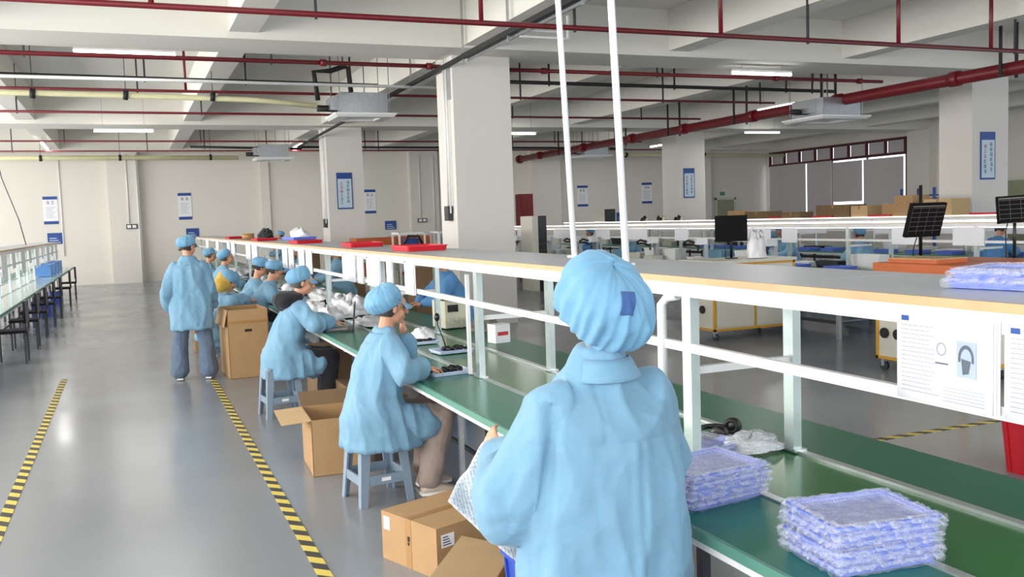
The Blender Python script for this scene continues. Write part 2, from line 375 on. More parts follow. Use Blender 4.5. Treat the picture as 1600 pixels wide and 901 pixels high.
for x in (18.6, 22.3): P('duct_clamp', MB().tube([(x-.04, 32.6, 4.12), (x+.04, 32.6, 4.1)], .1, 10), M['black'], t); P('hanger', MB().bar((x, 32.6, 4.1), (x, 32.6, ZC-.01), .014, .014), M['dark'], t)
# main red header pipe
t = T('main_water_pipe', 'thick red main water pipe running away on the right', 'pipe', (14.05, 20, 4.0))
P('pipe_run', MB().tube([(14.05, -5.5, 4.0), (14.15, 33.0, 4.0)], .115, 14), M['red'], t)
for y in (10.1, 12.6, 15.6, 18.5, 21.5, 24.3, 27.5, 31): P('coupling', MB().tube([(14.08, y-.1, 4.0), (14.08, y+.1, 4.0)], .14, 14), M['red'], t)
P('end_cap', MB().tube([(14.15, 32.95, 4.0), (14.15, 33.1, 4.0)], .16, 14), M['red'], t)
for y in (11.5, 15.9, 19.0, 22.0, 25.0, 29.0):
    P('hanger', MB().bar((14.08-.19, y, 3.86), (14.08-.19, y, ZC-.01), .05, .03), M['black'], t)
    P('hanger', MB().bar((14.08+.19, y, 3.86), (14.08+.19, y, ZC-.01), .05, .03), M['black'], t)
# black cable tray along the bench side column line
t = T('cable_tray', 'black cable tray running past the columns under the beam', 'cable tray', (4.86, 14, 4.2))
P('tray_run', MB().bar((4.8, -5.5, 4.22), (4.86, 13.4, 4.22), .07, .07).bar((4.86, 13.4, 4.22), (4.8, 20.5, 4.16), .06, .06), M['black'], t)
P('tray_run', MB().bar((4.88, 20.5, 4.18), (4.88, 28.4, 4.1), .05, .05), M['black'], t)
P('grey_cover', MB().bar((4.9, -5.5, 4.2), (4.94, 13.4, 4.2), .03, .1), M['galv'], t)
for y in (7.5, 9.4, 11.6, 13.4, 16.2): P('hanger', MB().bar((4.86, y, 4.1), (4.86, y, ZC-.01), .03, .03), M['galv'], t)
for y in (9.0, 11.3): P('bracket', MB().bar((4.9, y, 4.12), (5.6, y, 4.12), .025, .025).bar((5.6, y, 4.12), (5.6, y, 4.42), .025, .025).bar((4.9, y, 4.2), (5.5, y, 4.2), .02, .02), M['white'], t)
t = T('black_pipe_loop', 'black insulated pipe loop standing up left of the ceiling unit', 'pipe', (3.5, 16.5, 4.4))
P('pipe_run', MB().tube([(3.25, 16.6, 3.95), (3.2, 16.6, 4.45), (3.5, 16.6, 4.47), (3.72, 16.6, 4.55), (3.82, 16.6, 4.53), (3.85, 16.6, 4.1)], .045, 8), M['black'], t)
P('pipe_run', MB().tube([(3.72, 16.6, 4.55), (3.72, 16.6, ZC)], .012, 6), M['black'], t)

# ceiling cassette air conditioners
def cassette(lab, cx, cy, zp, sx, sy, rz=0, h=.42):
    t = T('ceiling_air_conditioner', lab, 'air conditioner', (cx, cy, zp), rz)
    P('housing', MB().box(-sx*.38, -sy*.38, .04, sx*.38, sy*.38, h), M['galv'], t, True)
    mb = MB().loft([[Vector((a*sx*k, b*sy*k, z)) for a, b in ((-.5, -.5), (.5, -.5), (.5, .5), (-.5, .5))] for k, z in ((1, .04), (1, .015), (.9, -.03), (.55, -.035), (.5, .0))], smooth=False)
    P('grille_panel', mb, M['white'], t, True)
    P('connection_box', MB().box(-sx*.52, -sy*.2, .12, -sx*.38, sy*.2, .34), M['galv'], t, True)
    P('pipe_stub', MB().tube([(-sx*.7, 0, .16), (-sx*.38, 0, .16)], .06, 8), M['black'], t, True)
    for a in (-.4, .4):
        for b in (-.4, .4): P('hanger', MB().bar((a*sx, b*sy, .1), (a*sx, b*sy, ZC-zp-.01), .014, .014), M['galv'], t, True)
    P('refrigerant_line', MB().tube([(0.1*sx, .1, .3), (.1*sx, .1, .36+.12), (.1*sx, .1, 1.0)], .012, 6), M['galv'], t, True)
    return t
cassette('steel ceiling air conditioner in front of the middle column', 4.15, 17.2, 3.72, 1.15, .95)
cassette('small far ceiling air conditioner left of the middle column', 4.1, 28.2, 3.72, 1.1, .9)
cassette('ceiling air conditioner hanging below the main red pipe', 14.0, 15.9, 3.62, 1.3, 1.3)
cassette('far ceiling air conditioner between the white poles', 14.95, 28.6, 3.76, 1.2, 1.0)

# fluorescent battens
def batten(lab, p0, p1, lit=True, pw=30):
    p0 = Vector(p0); p1 = Vector(p1); t = T('fluorescent_batten', lab, 'light', tuple((p0+p1)/2))
    P('tube', MB().bar(p0, p1, .05, .04), M['tube'], t)
    P('batten_housing', MB().bar(p0+Vector((0, 0, .045)), p1+Vector((0, 0, .045)), .07, .04), M['white'], t)
    d = (p1-p0)
    for k in (.15, .85):
        q = p0+d*k; P('hanger', MB().bar((q.x, q.y, q.z+.06), (q.x, q.y, ZC-.01), .01, .01), M['galv'], t)
    l = bpy.data.lights.new('batten_light', 'AREA'); l.shape = 'RECTANGLE'; l.size = d.length; l.size_y = .1; l.energy = pw; l.color = (1, .99, .96)
    o = bpy.data.objects.new('batten_light', l); COL.objects.link(o); o.parent = t
    o.location = (0, 0, -.05); o.rotation_euler = (0, 0, math.atan2(d.y, d.x))
BT = [((-.58, 15.0, 4.38), (.82, 15.0, 4.38), 'lit fluorescent batten nearest, upper left'), ((-.62, 24.6, 4.18), (.72, 24.6, 4.18), 'lit fluorescent batten left of the middle column, middle distance'),
      ((10.22, 14.0, 4.22), (11.52, 14.0, 4.22), 'bright fluorescent batten right of the white poles'), ((10.2, 24.6, 4.16), (11.05, 24.6, 4.16), 'short lit batten just right of the large column'),
      ((18.4, 24.6, 4.22), (19.75, 24.6, 4.22), 'lit fluorescent batten right of the far right column row'), ((14.85, 17.9, 4.24), (14.85, 19.3, 4.24), 'fluorescent batten hung beside the main red pipe'),
      ((15.2, 29.0, 4.24), (15.2, 30.4, 4.24), 'tiny far batten near the end of the red pipe'), ((18.35, 29.0, 4.24), (18.35, 30.3, 4.24), 'tiny far batten left of the far column'),
      ((-2.08, 28.9, 4.28), (-2.08, 31.0, 4.28), 'far batten at upper left seen end on'), ((5.2, 29.4, 4.28), (5.2, 31.0, 4.28), 'far batten beside the left ceiling unit'),
      ((-.6, 5.0, 4.34), (.8, 5.0, 4.34), 'fluorescent batten above the camera, left'), ((10.8, 5.0, 4.34), (12.2, 5.0, 4.34), 'fluorescent batten above the right of the hall'), ((5.8, 1.2, 4.34), (7.2, 1.2, 4.34), 'fluorescent batten behind the photographer')]
for a, b, lab in BT: batten(lab, a, b)
# ------------------------------------------------------------------ assembly lines
def assembly_line(lab, sx, xf, y0, y1, posts, led=False, shelf_x=.66, zsh=1.5, seams=(), top='green'):
    """sx=+1: near strip at xf, going +x; sx=-1: mirrored. Cross section: near mat .4, belt .5, far mat .4"""
    def X(d): return xf+sx*d
    def bx(a, b, z0, z1, ya=y0, yb=y1, mb=None):
        return (mb or MB()).box(min(X(a), X(b)), ya, z0, max(X(a), X(b)), yb, z1)
    t = T('assembly_line', lab, 'workbench', (X(.65), (y0+y1)/2, 0))
    P('near_work_surface', bx(.012, .395, .722, .75), M[top], t)
    P('front_edge_strip', bx(-.004, .012, .718, .752), M['edge'], t)
    P('substrate_board', bx(.0, .4, .695, .722), M['whitem'], t)
    P('conveyor_belt', bx(.43, .885, .71, .745), M['belt' if top == 'green' else 'paleg'], t)
    P('edge_rail', bx(.395, .43, .69, .756), M['alu'], t)
    P('edge_rail', bx(.885, .92, .69, .756), M['alu'], t)
    P('far_work_surface', bx(.92, 1.31, .722, .75), M['greenfar'], t)
    P('belt_trough', bx(.45, .87, .56, .60), M['dark'], t)
    # shelf
    ss = [y0]+list(seams)+[y1]
    for a, b in zip(ss[:-1], ss[1:]):
        P('shelf_board', bx(.385, .385+shelf_x, zsh-.022, zsh, a+.003, b-.003), M['shelf'], t)
    P('wood_edge', bx(.372, .385, zsh-.024, zsh+.001), M['wood'], t)
    P('shelf_beam', bx(.38, .42, zsh-.078, zsh-.024), M['whitem'], t)
    P('shelf_beam', bx(.88, .92, zsh-.078, zsh-.024), M['whitem'], t)
    P('mid_rail', bx(.385, .41, 1.205, 1.24), M['whitem'], t)
    if led:
        P('led_strip', bx(.37, .378, zsh-.012, zsh+.012), M['led'], t)
        P('led_strip', bx(.40, .44, zsh-.092, zsh-.08), M['led'], t)
    for (yf, yb) in posts:
        P('post', bx(.39, .43, .756, zsh-.078, yf-.03, yf+.03), M['alug'], t)
        P('post', bx(.88, .92, .756, zsh-.078, yb-.03, yb+.03), M['alug'], t)
        P('post_foot', bx(.38, .44, .752, .762, yf-.05, yf+.05), M['alu'], t)
        P('post_foot', bx(.87, .93, .752, .762, yb-.05, yb+.05), M['alu'], t)
        P('cross_brace', bx(.43, .88, 1.115, 1.145, yf-.015, yf+.015), M['whitem'], t)
        for d in (.26, 1.10):
            P('leg', bx(d-.015, d+.015, 0.0, .655, yf-.015, yf+.015), M['galv'], t)
        P('leg', bx(.43, .47, 0.0, .70, yf-.02, yf+.02), M['dark'], t)
        P('leg', bx(.85, .89, 0.0, .70, yf-.02, yf+.02), M['dark'], t)
        P('cross_member', bx(.05, 1.26, .655, .695, yf-.02, yf+.02), M['galv'], t)
    P('lower_rail', bx(.44, .46, .18, .205), M['dark'], t)
    P('lower_rail', bx(.86, .88, .18, .205), M['dark'], t)
    return t
posts1 = [(3.05+2.38*k, 3.05+2.38*k) for k in range(-1, 12)]
line1 = assembly_line('long green assembly bench with the seated workers and grey shelf', 1, 1.6, .2, 31.0, posts1, seams=(2.55, 6.2, 9.9, 13.6, 17.3, 21.0, 24.7, 28.4))
# thin white conduit uprights standing against the posts of the nearest bench, and horizontal stays
for i, (y, x) in enumerate(((5.56, 1.985), (3.22, 1.985))):
    P('white_upright', MB().bar((x, y, .756), (x, y, 1.40), .022, .022) if i == 0 else MB().tube([(x, y, .756), (x, y, 1.38), (x+.01, y-.03, 1.41), (x+.02, y-.09, 1.42)], .02, 8), M['white'], line1)
assembly_line('green assembly bench on the left, stretching to the end wall', -1, -1.55, 11.0, 30.2, [(12.2+1.5*k,)*2 for k in range(12)], top='paleg')
line2 = assembly_line('assembly line with bright lamp strips on its shelf, middle of the hall', 1, 10.1, 3.0, 29.5, [(4.25+2.4*k, 3.85+2.4*k) for k in range(11)], led=True)
line3 = assembly_line('farther assembly line with lamp strips, towards the blinds', 1, 14.6, 5.0, 31.0, [(6+2.4*k, 6+2.4*k) for k in range(11)], led=True)

# slim white service poles from the bench shelf to the ceiling
for (x, y, dy, lab) in ((2.5, 5.04, .24, 'left white service pole rising from the shelf'), (2.24, 3.95, .2, 'right white service pole rising from the shelf')):
    t = T('service_pole', lab, 'pole', (x, y, 1.5))
    P('pole', MB().tube([(x, y, 1.5), (x, y+dy, ZC-.01 if False else 4.46)], .018, 12), M['white'], t)
    P('pole_base', MB().tube([(x, y, 1.5), (x, y, 1.512)], .045, 14), M['white'], t)
# hanging wire at far left
tag(P('hanging_cord', MB().tube([(-2.85, 25, 4.1), (-2.7, 25, 3.1), (-2.4, 25, 2.1), (-2.28, 25, 1.46)], .012, 6), M['dark']), 'thin dark cord hanging above the left bench', 'cord')

# ------------------------------------------------------------------ documents hung from the shelf
def sheet(y0, y1, lab, z0=1.215, z1=1.455, x=1.968, n=2, pics=False, line=1):
    t = T('document_sheet', lab, 'paper', (x, (y0+y1)/2, z1), 0, 'instruction sheets hung under the shelf')
    mb = MB(); 
    def fn(u, v): return Vector((x-.004*math.sin(u*PI)-.006*(1-v)*0, y0+(y1-y0)*u, z0+(z1-z0)*v))
    mb.grid(fn, 8, 4); o = P('paper', mb, M['paper'], t); s = o.modifiers.new('t', 'SOLIDIFY'); s.thickness = .001
    for k in range(n):
        P('sleeve_sheet', MB().box(x+.004+.004*k, y0-.008*k-.006, z0+.002, x+.005+.004*k, y1+.002, z1), M['paper'], t)
    if y1-y0 > .2:
        pr = MB(); W = y1-y0
        for r in range(16):
            z = z1-.035-r*.012
            pr.box(x-.0055, y1-.02-W*.42*(.75+.25*random.random()), z, x-.005, y1-.02, z+.0022)
        for r in range(5):
            z = z0+.015+r*.009
            pr.box(x-.0055, y0+.02, z, x-.005, y0+W*.48, z+.0018)
        P('print_lines', pr, M['ink'], t)
        P('print_mark', MB().box(x-.0055, y1-.045, z1-.022, x-.005, y1-.02, z1-.008), M['blue'], t)
    return t, x
random.seed(4)
t, x = sheet(1.645, 1.955, 'white instruction sheet with two headphone pictures, nearest the camera')
# the two printed pictures
P('printed_picture', MB().box(x-.0062, 1.775, 1.325, x-.0056, 1.82, 1.395), mat('print_pink_grey', (204, 194, 204), .7), t)
P('printed_picture', MB().box(x-.0062, 1.69, 1.30, x-.0056, 1.75, 1.395), mat('print_blue_grey', (164, 180, 204), .7), t)
def ring(cy, cz, ry, rz_, w, xx, a0=0, a1=2*PI, n=22):
    mb = MB(); vs = []
    for k in range(n+1):
        a = a0+(a1-a0)*k/n
        for q in (1, 1-w): vs.append((xx, cy+ry*q*math.cos(a), cz+rz_*q*math.sin(a)))
    return mb.add(vs, [(2*k, 2*k+1, 2*k+3, 2*k+2) for k in range(n)])
P('printed_headphone', ring(1.72, 1.35, .024, .036, .28, x-.0068, -.3, PI+.3), M['inkd'], t)
P('printed_headphone', MB().add([(x-.0068, 1.735, 1.35), (x-.0068, 1.705, 1.345), (x-.0068, 1.712, 1.312), (x-.0068, 1.73, 1.308)], [(0, 1, 2, 3)]), M['inkd'], t)
P('printed_headphone', ring(1.798, 1.367, .016, .018, .22, x-.0068), M['ink'], t)
P('printed_headphone', MB().box(x-.0068, 1.776, 1.327, x-.0063, 1.818, 1.331), M['inkd'], t)
sheet(1.28, 1.612, 'white printed sheet at the right edge of the picture', z1=1.452)
labs = ['blank white sheet nearest behind the seated woman with raised hand', 'narrow white sheet left of the oscilloscope', 'wide printed sheet hanging above the laptop', 'narrow sheet in the middle of the group above the laptop', 'printed sheet at the left of the group above the laptop']
for (a, b), l in zip(((6.7, 6.95), (7.34, 7.5), (7.74, 8.2), (8.35, 8.58), (8.66, 9.22)), labs): sheet(a, b, l, z0=1.19, n=2)
for k, (a, b) in enumerate(((10.9, 11.3), (11.4, 11.8), (12.2, 12.6), (12.7, 13.15), (15.9, 16.6), (16.8, 17.5), (19.4, 20.1), (20.4, 21.0), (23.0, 23.8), (26, 27))):
    sheet(a, b, ['first', 'second', 'third', 'fourth', 'fifth', 'sixth', 'seventh', 'eighth', 'ninth', 'last'][k]+' small white sheet along the far stretch of the shelf, counted from the laptop', z0=1.17, n=1)
# sheets on the lit lines and boards on the left bench
BC = {}
ORD = 'first second third fourth fifth sixth seventh eighth ninth tenth eleventh twelfth thirteenth fourteenth'.split()
def board(xx, y0, y1, z0, z1, lab, m=None, name='document_sheet', cat='paper', grp='white boards on the lit lines'):
    BC[lab] = BC.get(lab, -1)+1
    tag(P(name, MB().box(xx, y0, z0, xx+.006, y1, z1), m or M['paper']), lab+', '+ORD[BC[lab]]+' from the camera', cat, grp)
k = 0
for (a, b) in ((6.4, 7.3), (7.6, 8.3), (8.9, 9.4), (10.0, 10.5), (12.6, 13.0), (13.3, 14.6), (15.9, 16.4), (17.5, 18.6), (19.2, 19.9), (21, 22.3), (24, 24.8)):
    board(10.462, a, b, 1.17, 1.42, 'white sheet hung under the lamp strip of the middle line'); k += 1
for (a, b) in ((9.5, 10.6), (11.2, 12.4), (13.0, 13.8), (14.6, 15.5), (17, 18.6), (20, 21)):
    board(14.962, a, b, 1.15, 1.42, 'white sheet hung under the lamp strip of the farther line', grp='sheets on the farther line')
for kk in range(12):
    a = 12.5+1.5*kk
    board(-1.936, a, a+.55+.2*(kk % 2), 1.0 if kk % 2 else 1.15, 1.42, 'white sheet hung on the frame of the left bench', grp='sheets on the left bench')

# ------------------------------------------------------------------ wall posters and column signs
def glyph(mb, ox, oz, s, put):
    """an illegible character: a few strokes in a cell"""
    put(mb, ox-s*.4, oz+s*.28, ox+s*.4, oz+s*.38); put(mb, ox-s*.06, oz-s*.45, ox+s*.06, oz+s*.45)
    if random.random() < .7: put(mb, ox-s*.35, oz-s*.1, ox+s*.35, oz)
    if random.random() < .6: put(mb, ox-s*.4, oz-s*.42, ox-s*.28, oz+s*.3)
    if random.random() < .6: put(mb, ox+s*.28, oz-s*.42, ox+s*.4, oz+s*.2)
    put(mb, ox-s*.4, oz-s*.45, ox+s*.4, oz-s*.36)
def poster(lab, x0, x1, z0, z1, y):
    t = T('wall_poster', lab, 'poster', ((x0+x1)/2, y, z0), 0, 'posters on the end wall')
    y -= .012; put = lambda mb, a, b, c, d: mb.box(a, y-.006, b, c, y-.003, d)
    P('poster_board', MB().box(x0, y-.003, z0, x1, y+.01, z1), M['pale'] if False else M['paper'], t)
    P('blue_band', MB().box(x0, y-.006, z1-.1, x1, y-.003, z1), M['blue'], t)
    P('blue_band', MB().box(x0, y-.006, z0, x1, y-.003, z0+.1), M['blue'], t)
    mb = MB(); cx = (x0+x1)/2
    for k in (-1, 1): glyph(mb, cx+k*.07, z1-.2, .11, put)
    P('heading', mb, M['inkd'], t)
    mb = MB()
    for k in range(7): mb.box(x0+.08, y-.006, z1-.36-k*.055, x1-.08-.04*(k % 3), y-.003, z1-.35-k*.055)
    P('print_lines', mb, M['ink'], t)
def blueboard(lab, x0, x1, z0, z1, y):
    t = T('wall_notice', lab, 'notice', ((x0+x1)/2, y, z0), 0, 'small blue notices on the end wall')
    P('notice_board', MB().box(x0, y-.02, z0, x1, y-.002, z1), M['blue'], t)
    mb = MB()
    for r in range(3): mb.box(x0+.06, y-.024, z0+.04+.07*r, x1-.06-.05*r, y-.02, z0+.065+.07*r)
    P('print_lines', mb, M['pale'], t)
YW = YF-.001
poster('white and blue poster at the far left of the end wall', -2.54, -2.1, 2.06, 2.97, YW)
poster('white and blue poster above the standing worker', 1.65, 2.09, 2.08, 3.0, YW)
poster('white and blue poster just right of the middle column', 8.2, 8.63, 2.1, 2.99, YW)
poster('white and blue poster right of the left white pole', 17.06, 17.55, 2.12, 2.98, YW)
poster('white and blue poster left of the far column', 20.1, 20.6, 2.17, 3.05, YW)
blueboard('small blue notice above the left bench', -2.47, -2.03, 1.4, 1.77, YW)
blueboard('small blue notice behind the cap of the standing worker', 1.86, 2.28, 1.42, 1.77, YW)
blueboard('small blue notice low on the wall right of the middle column', 8.95, 9.38, 1.47, 1.8, YW)
blueboard('small blue notice beside the right white pole', 18.87, 19.2, 1.42, 1.83, YW)
def colsign(lab, x0, x1, z0, z1, y):
    t = T('column_sign', lab, 'sign', ((x0+x1)/2, y, z0))
    y -= .002; put = lambda mb, a, b, c, d: mb.box(a, y-.026, b, c, y-.022, d)
    P('sign_board', MB().box(x0, y-.02, z0, x1, y, z1), M['blue'], t)
    P('pale_field', MB().box(x0+.025, y-.023, z0+.04, x1-.025, y-.02, z1-.17), M['pale'], t)
    cx = (x0+x1)/2; h = z1-.25-z0
    for c, xo in ((0, -.09), (1, .09)):
        for k in range(6):
            mb = MB(); glyph(mb, cx+xo, z1-.26-k*.105-(.04 if c == 0 else 0), .085, put)
            P('character', mb, M['greenink'] if (k > 2) == (c == 0) else M['redink'] if c == 0 or k < 3 else M['inkd'], t)
colsign('blue framed vertical sign with red and green characters on the middle column', 5.36, 5.79, 2.15, 3.15, 25.35)
colsign('blue framed vertical sign on the far column', 17.1, 17.52, 2.22, 3.2, 26.2)
colsign('blue framed vertical sign on the rightmost column', 16.63, 17.05, 2.22, 3.22, 14.25)
# conduits and switch boxes on the columns
for i, (x, y, z, l) in enumerate(((4.93, 14.5, 1.86, 'switch box with a white conduit on the left face of the large column'), (5.1, 25.7, 1.78, 'switch box with a white conduit on the left face of the middle column'))):
    t = T('switch_box', l, 'switch', (x, y, z))
    P('box', MB().box(x-.07, y-.1, z-.12, x, y+.1, z+.12), M['dark'], t)
    P('conduit', MB().tube([(x-.03, y, z+.12), (x-.03, y, 4.36)], .02, 8), M['white'], t)
    P('conduit', MB().tube([(x-.03, y-.12, z+.0), (x-.03, y-.12, 4.36)], .016, 8), M['white'], t)
t = T('sheet_metal_bracket', 'grey metal strip high on the left face of the large column', 'bracket', (4.9, 14.4, 3.9))
P('strip', MB().box(4.9, 14.3, 3.7, 4.948, 14.4, 4.2), M['galv'], t)
# right side: exit sign, doors
tag(P('exit_sign', MB().box(24.05, YF-.04, 2.42, 24.28, YF-.002, 2.58), mat('exit_green', (50, 120, 84), .5, emit=.15)), 'small green exit sign above the olive door on the end wall', 'exit sign')
dd = S('door_1', MB().box(23.85, YF-.06, 0, 24.75, YF, 2.24), M['door']); P('door_frame', MB().box(23.77, YF-.08, 0, 23.85, YF, 2.32).box(24.75, YF-.08, 0, 24.83, YF, 2.32).box(23.77, YF-.08, 2.24, 24.83, YF, 2.32), M['panel'], dd)
P('door_handle', MB().box(24.62, YF-.1, 1.0, 24.68, YF-.05, 1.15), M['dark'], dd)
dd = S('door_2', MB().box(XR-.06, 20.9, 0, XR, 21.9, 2.42), M['door']); P('door_frame', MB().box(XR-.08, 20.8, 0, XR, 20.9, 2.5).box(XR-.08, 21.9, 0, XR, 22, 2.5).box(XR-.08, 20.8, 2.42, XR, 22.0, 2.5), M['panel'], dd)
P('door_handle', MB().box(XR-.1, 21.7, 1.0, XR-.05, 21.76, 1.15), M['dark'], dd)
# ------------------------------------------------------------------ people
def remesh(mb, voxel, smooth_iter=4, name='m', fac=0.5):
    me = mb.mesh('tmp'); o = bpy.data.objects.new('tmp', me); COL.objects.link(o)
    r = o.modifiers.new('r', 'REMESH'); r.mode = 'VOXEL'; r.voxel_size = voxel; r.use_smooth_shade = True
    if smooth_iter: s = o.modifiers.new('s', 'SMOOTH'); s.factor = fac; s.iterations = smooth_iter
    dg = bpy.context.evaluated_depsgraph_get(); dg.update()
    out = bpy.data.meshes.new_from_object(o.evaluated_get(dg), depsgraph=dg)
    bpy.data.objects.remove(o); bpy.data.meshes.remove(me); out.name = name
    for p in out.polygons: p.use_smooth = True
    return out
def vnoise(p, seed=0.0): return noise.noise(Vector((p[0]+seed, p[1]+seed*1.7, p[2]-seed)))
def wrinkle(me, amp=.012, sxy=7.5, sz=2.4, fine=.005, seed=1.0, extra=None):
    n = len(me.vertices); co = np.empty(n*3); me.vertices.foreach_get('co', co); co = co.reshape(-1, 3)
    nr = np.empty(n*3); me.vertex_normals.foreach_get('vector', nr); nr = nr.reshape(-1, 3)
    out = co.copy()
    for i in range(n):
        x, y, z = co[i]
        wx = x+.05*vnoise((x*3, y*3, z*3), seed+9); wy = y+.05*vnoise((x*3, y*3, z*3), seed+19)
        a = vnoise((wx*sxy, wy*sxy, z*sz), seed); b = vnoise((x*13, y*13, z*9+x*6), seed+5)
        d = amp*(1-2.2*abs(a)) + fine*(1-2*abs(b))
        if extra: d += extra(x, y, z)
        out[i] += nr[i]*d
    me.vertices.foreach_set('co', out.ravel()); me.update()
    return me
def hrings(spec, n=28, k=2.3, c0=(0, 0)):
    """horizontal super-ellipse rings: (x,y,z,rx,ry)"""
    rings = []
    for (x, y, z, rx, ry) in spec:
        r = []
        for i in range(n):
            t = 2*PI*i/n; c, s = math.cos(t), math.sin(t)
            r.append(Vector((x+rx*math.copysign(abs(c)**(2/k), c), y+ry*math.copysign(abs(s)**(2/k), s), z)))
        rings.append(r)
    return rings
def hand(mb, w, d, nrm, side=1, curl=.35, s=1.0, spread=1.0):
    """palm with four unequal bent fingers and a thumb; d = pointing direction, nrm = back of the hand"""
    w = Vector(w); d = Vector(d).normalized(); nrm = Vector(nrm); nrm = (nrm-d*nrm.dot(d)).normalized(); l = nrm.cross(d).normalized()*side
    R3 = Matrix((l, d, nrm)).transposed()
    mb.ell(w+d*.045*s, (.038*s, .052*s, .016*s), R3, 12, 8)
    for i, (o, ln) in enumerate(((-.028, .072), (-.009, .082), (.010, .078), (.028, .060))):
        b = w+d*.085*s+l*o*s; dd = (d+l*o*3*spread*.5).normalized(); p = b; a = 0.0
        for j, f in enumerate((.45, .32, .23)):
            a += curl*(1.0 if j else .6); q = p+(dd*math.cos(a)-nrm*math.sin(a))*ln*f*s; mb.cap(p, q, (.0088-.0008*j)*s, (.0082-.001*j)*s, 8); p = q
    b = w+d*.03*s-l*.03*s; q = b+(d*.7-l*.75-nrm*.25).normalized()*.04*s; mb.cap(b, q, .012*s, .010*s, 8)
    q2 = q+(d*.9-l*.15-nrm*.4).normalized()*.03*s; mb.cap(q, q2, .010*s, .0085*s, 8)

def head_parts(mb, c, R3, s=1.0):
    def p(x, y, z): return Vector(c)+R3 @ Vector((x, y, z))*s
    def e(x, y, z, a, b, d, nu=16, nv=10): mb.ell(p(x, y, z), (a*s, b*s, d*s), R3, nu, nv)
    e(-.01, 0, .025, .095, .074, .09); e(.03, 0, -.03, .058, .058, .075); e(.055, 0, -.075, .03, .034, .026)   # skull, face, chin
    e(.045, 0, .03, .048, .055, .045)                                                                          # brow
    mb.cap(p(.088, 0, .012), p(.108, 0, -.022), .008*s, .0135*s, 8)                                             # nose
    e(.102, .009, -.026, .009, .008, .007, 8, 6); e(.102, -.009, -.026, .009, .008, .007, 8, 6)
    e(.088, 0, -.050, .012, .024, .006, 10, 6); e(.086, 0, -.060, .011, .020, .006, 10, 6)                      # lips
    for q in (-1, 1):
        e(.052, q*.040, -.03, .026, .018, .028, 10, 8)                                                          # cheeks
        e(-.005, q*.076, -.008, .018, .008, .030, 10, 8)                                                        # ears
def face_details(t, c, R3, s=1.0, hairm=True):
    def p(x, y, z): return Vector(c)+R3 @ Vector((x, y, z))*s
    for q in (-1, 1):
        P('eye', MB().ell(p(.083, q*.030, .006), (.008*s, .0095*s, .0048*s), R3, 10, 6), M['black'], t)
    mb = MB()
    for q in (-1, 1): mb.cap(p(.090, q*.018, .026), p(.076, q*.046, .024), .003*s, .002*s, 6)
    P('eyebrows', mb, M['hair'], t)
    P('lips', MB().ell(p(.0925, 0, -.054), (.008*s, .019*s, .006*s), R3, 10, 6), mat('lips', (178, 96, 88), .5), t)
def hair_part(t, c, R3, s=1.0, low=-.06, col='hair', fw=.045):
    mb = MB()
    def fn(u, v):
        a = 2*PI*u; r = 1+.03*vnoise((math.cos(a)*9, math.sin(a)*9, v*4), 2)
        # front is kept open for the face
        front = max(0, math.cos(a)); z = min(low+.13*v+front*.24*(1-v), .055)
        x = -.012+.103*math.cos(a)*r*(.93+.07*v); y = .083*math.sin(a)*r*(.93+.07*v)
        return Vector(c)+R3 @ Vector((x*(1-.22*min(1, front*2)), y, z))*s
    mb.grid(fn, 30, 8, close_u=True)
    return P('hair', mb, M[col], t)
def cap_part(t, c, R3, s=1.0, tilt=.30, puff=1.0, brim=True, seed=1.0, back=.05, nu=96, nv=26, up=0.0, col='cap', lowtilt=.35, amp=1.0):
    """bouffant cap: gathered rim, puffy crown sagging to the back"""
    mb = MB(); RB = R3; R3 = R3 @ Matrix.Rotation(-tilt, 3, 'Y')
    def fn(u, v):
        a = 2*PI*u; ca, sa = math.cos(a), math.sin(a)
        # profile: rim -> bulge -> crown
        ang = v*PI*.5; bulge = math.sin(min(1, v*3.2)*PI/2)
        r = (.80+.42*puff*bulge)*math.cos(ang)**.62
        z = .015+.125*puff*math.sin(ang)**.9-.022*math.sin(min(1, v*4)*PI)
        g = math.sin(a*23+3*vnoise((ca*2, sa*2, 0), seed))*.5+vnoise((ca*7, sa*7, v*2), seed)*1.6
        w_ = .050*math.exp(-v*4.0)+.022*(1-v)
        f = vnoise((ca*2.5, sa*2.5, z*12), seed+3)*.07*(1-v*.5)+(1-2*abs(vnoise((ca*4.5+z*9, sa*4.5, z*16), seed+7)))*.03*(1-v*.6)
        r = r*(1+(g*w_+f)*amp)
        x = ca*.098*r-back*bulge*math.cos(ang*.6)*.8; y = sa*.088*r; z += up+lowtilt*(.06*ca-.01)*(1-v*.7)+f*.1
        if v == 0: x *= .97; y *= .97
        return Vector(c)+R3 @ Vector((x, y, z))*s
    mb.grid(fn, nu, nv, close_u=True)
    o = P('cap', mb, M[col], t)
    sd = o.modifiers.new('t', 'SOLIDIFY'); sd.thickness = .0015
    if brim:
        def fb(u, v):
            a = (u-.5)*2.0; r = .090+.050*v
            return Vector(c)+RB @ Vector((math.cos(a)*r*1.02-.004, math.sin(a)*(.084+.02*v)*1.0, up+.046+.0-.022*v-.02*abs(math.sin(a))*v))*s
        b = P('brim', MB().grid(fb, 18, 5), M[col], o); sb = b.modifiers.new('t', 'SOLIDIFY'); sb.thickness = .004; sb.offset = 0
    return o
def rot(yaw_=0, pit=0, rol=0):
    """head rotation: yaw about z (left +), pitch down +, roll"""
    return Matrix.Rotation(yaw_, 3, 'Z') @ Matrix.Rotation(pit, 3, 'Y') @ Matrix.Rotation(rol, 3, 'X')
def place(me, t): return me
def PL(name, me, m_, t): return link(name, me, m_, t, True)   # already in the person's own frame

class L_:  # identity wrapper so parts can be authored in the person's frame
    pass
def PP(t):
    """parts authored in local frame: parent matrices resolved by world_of"""
    return t

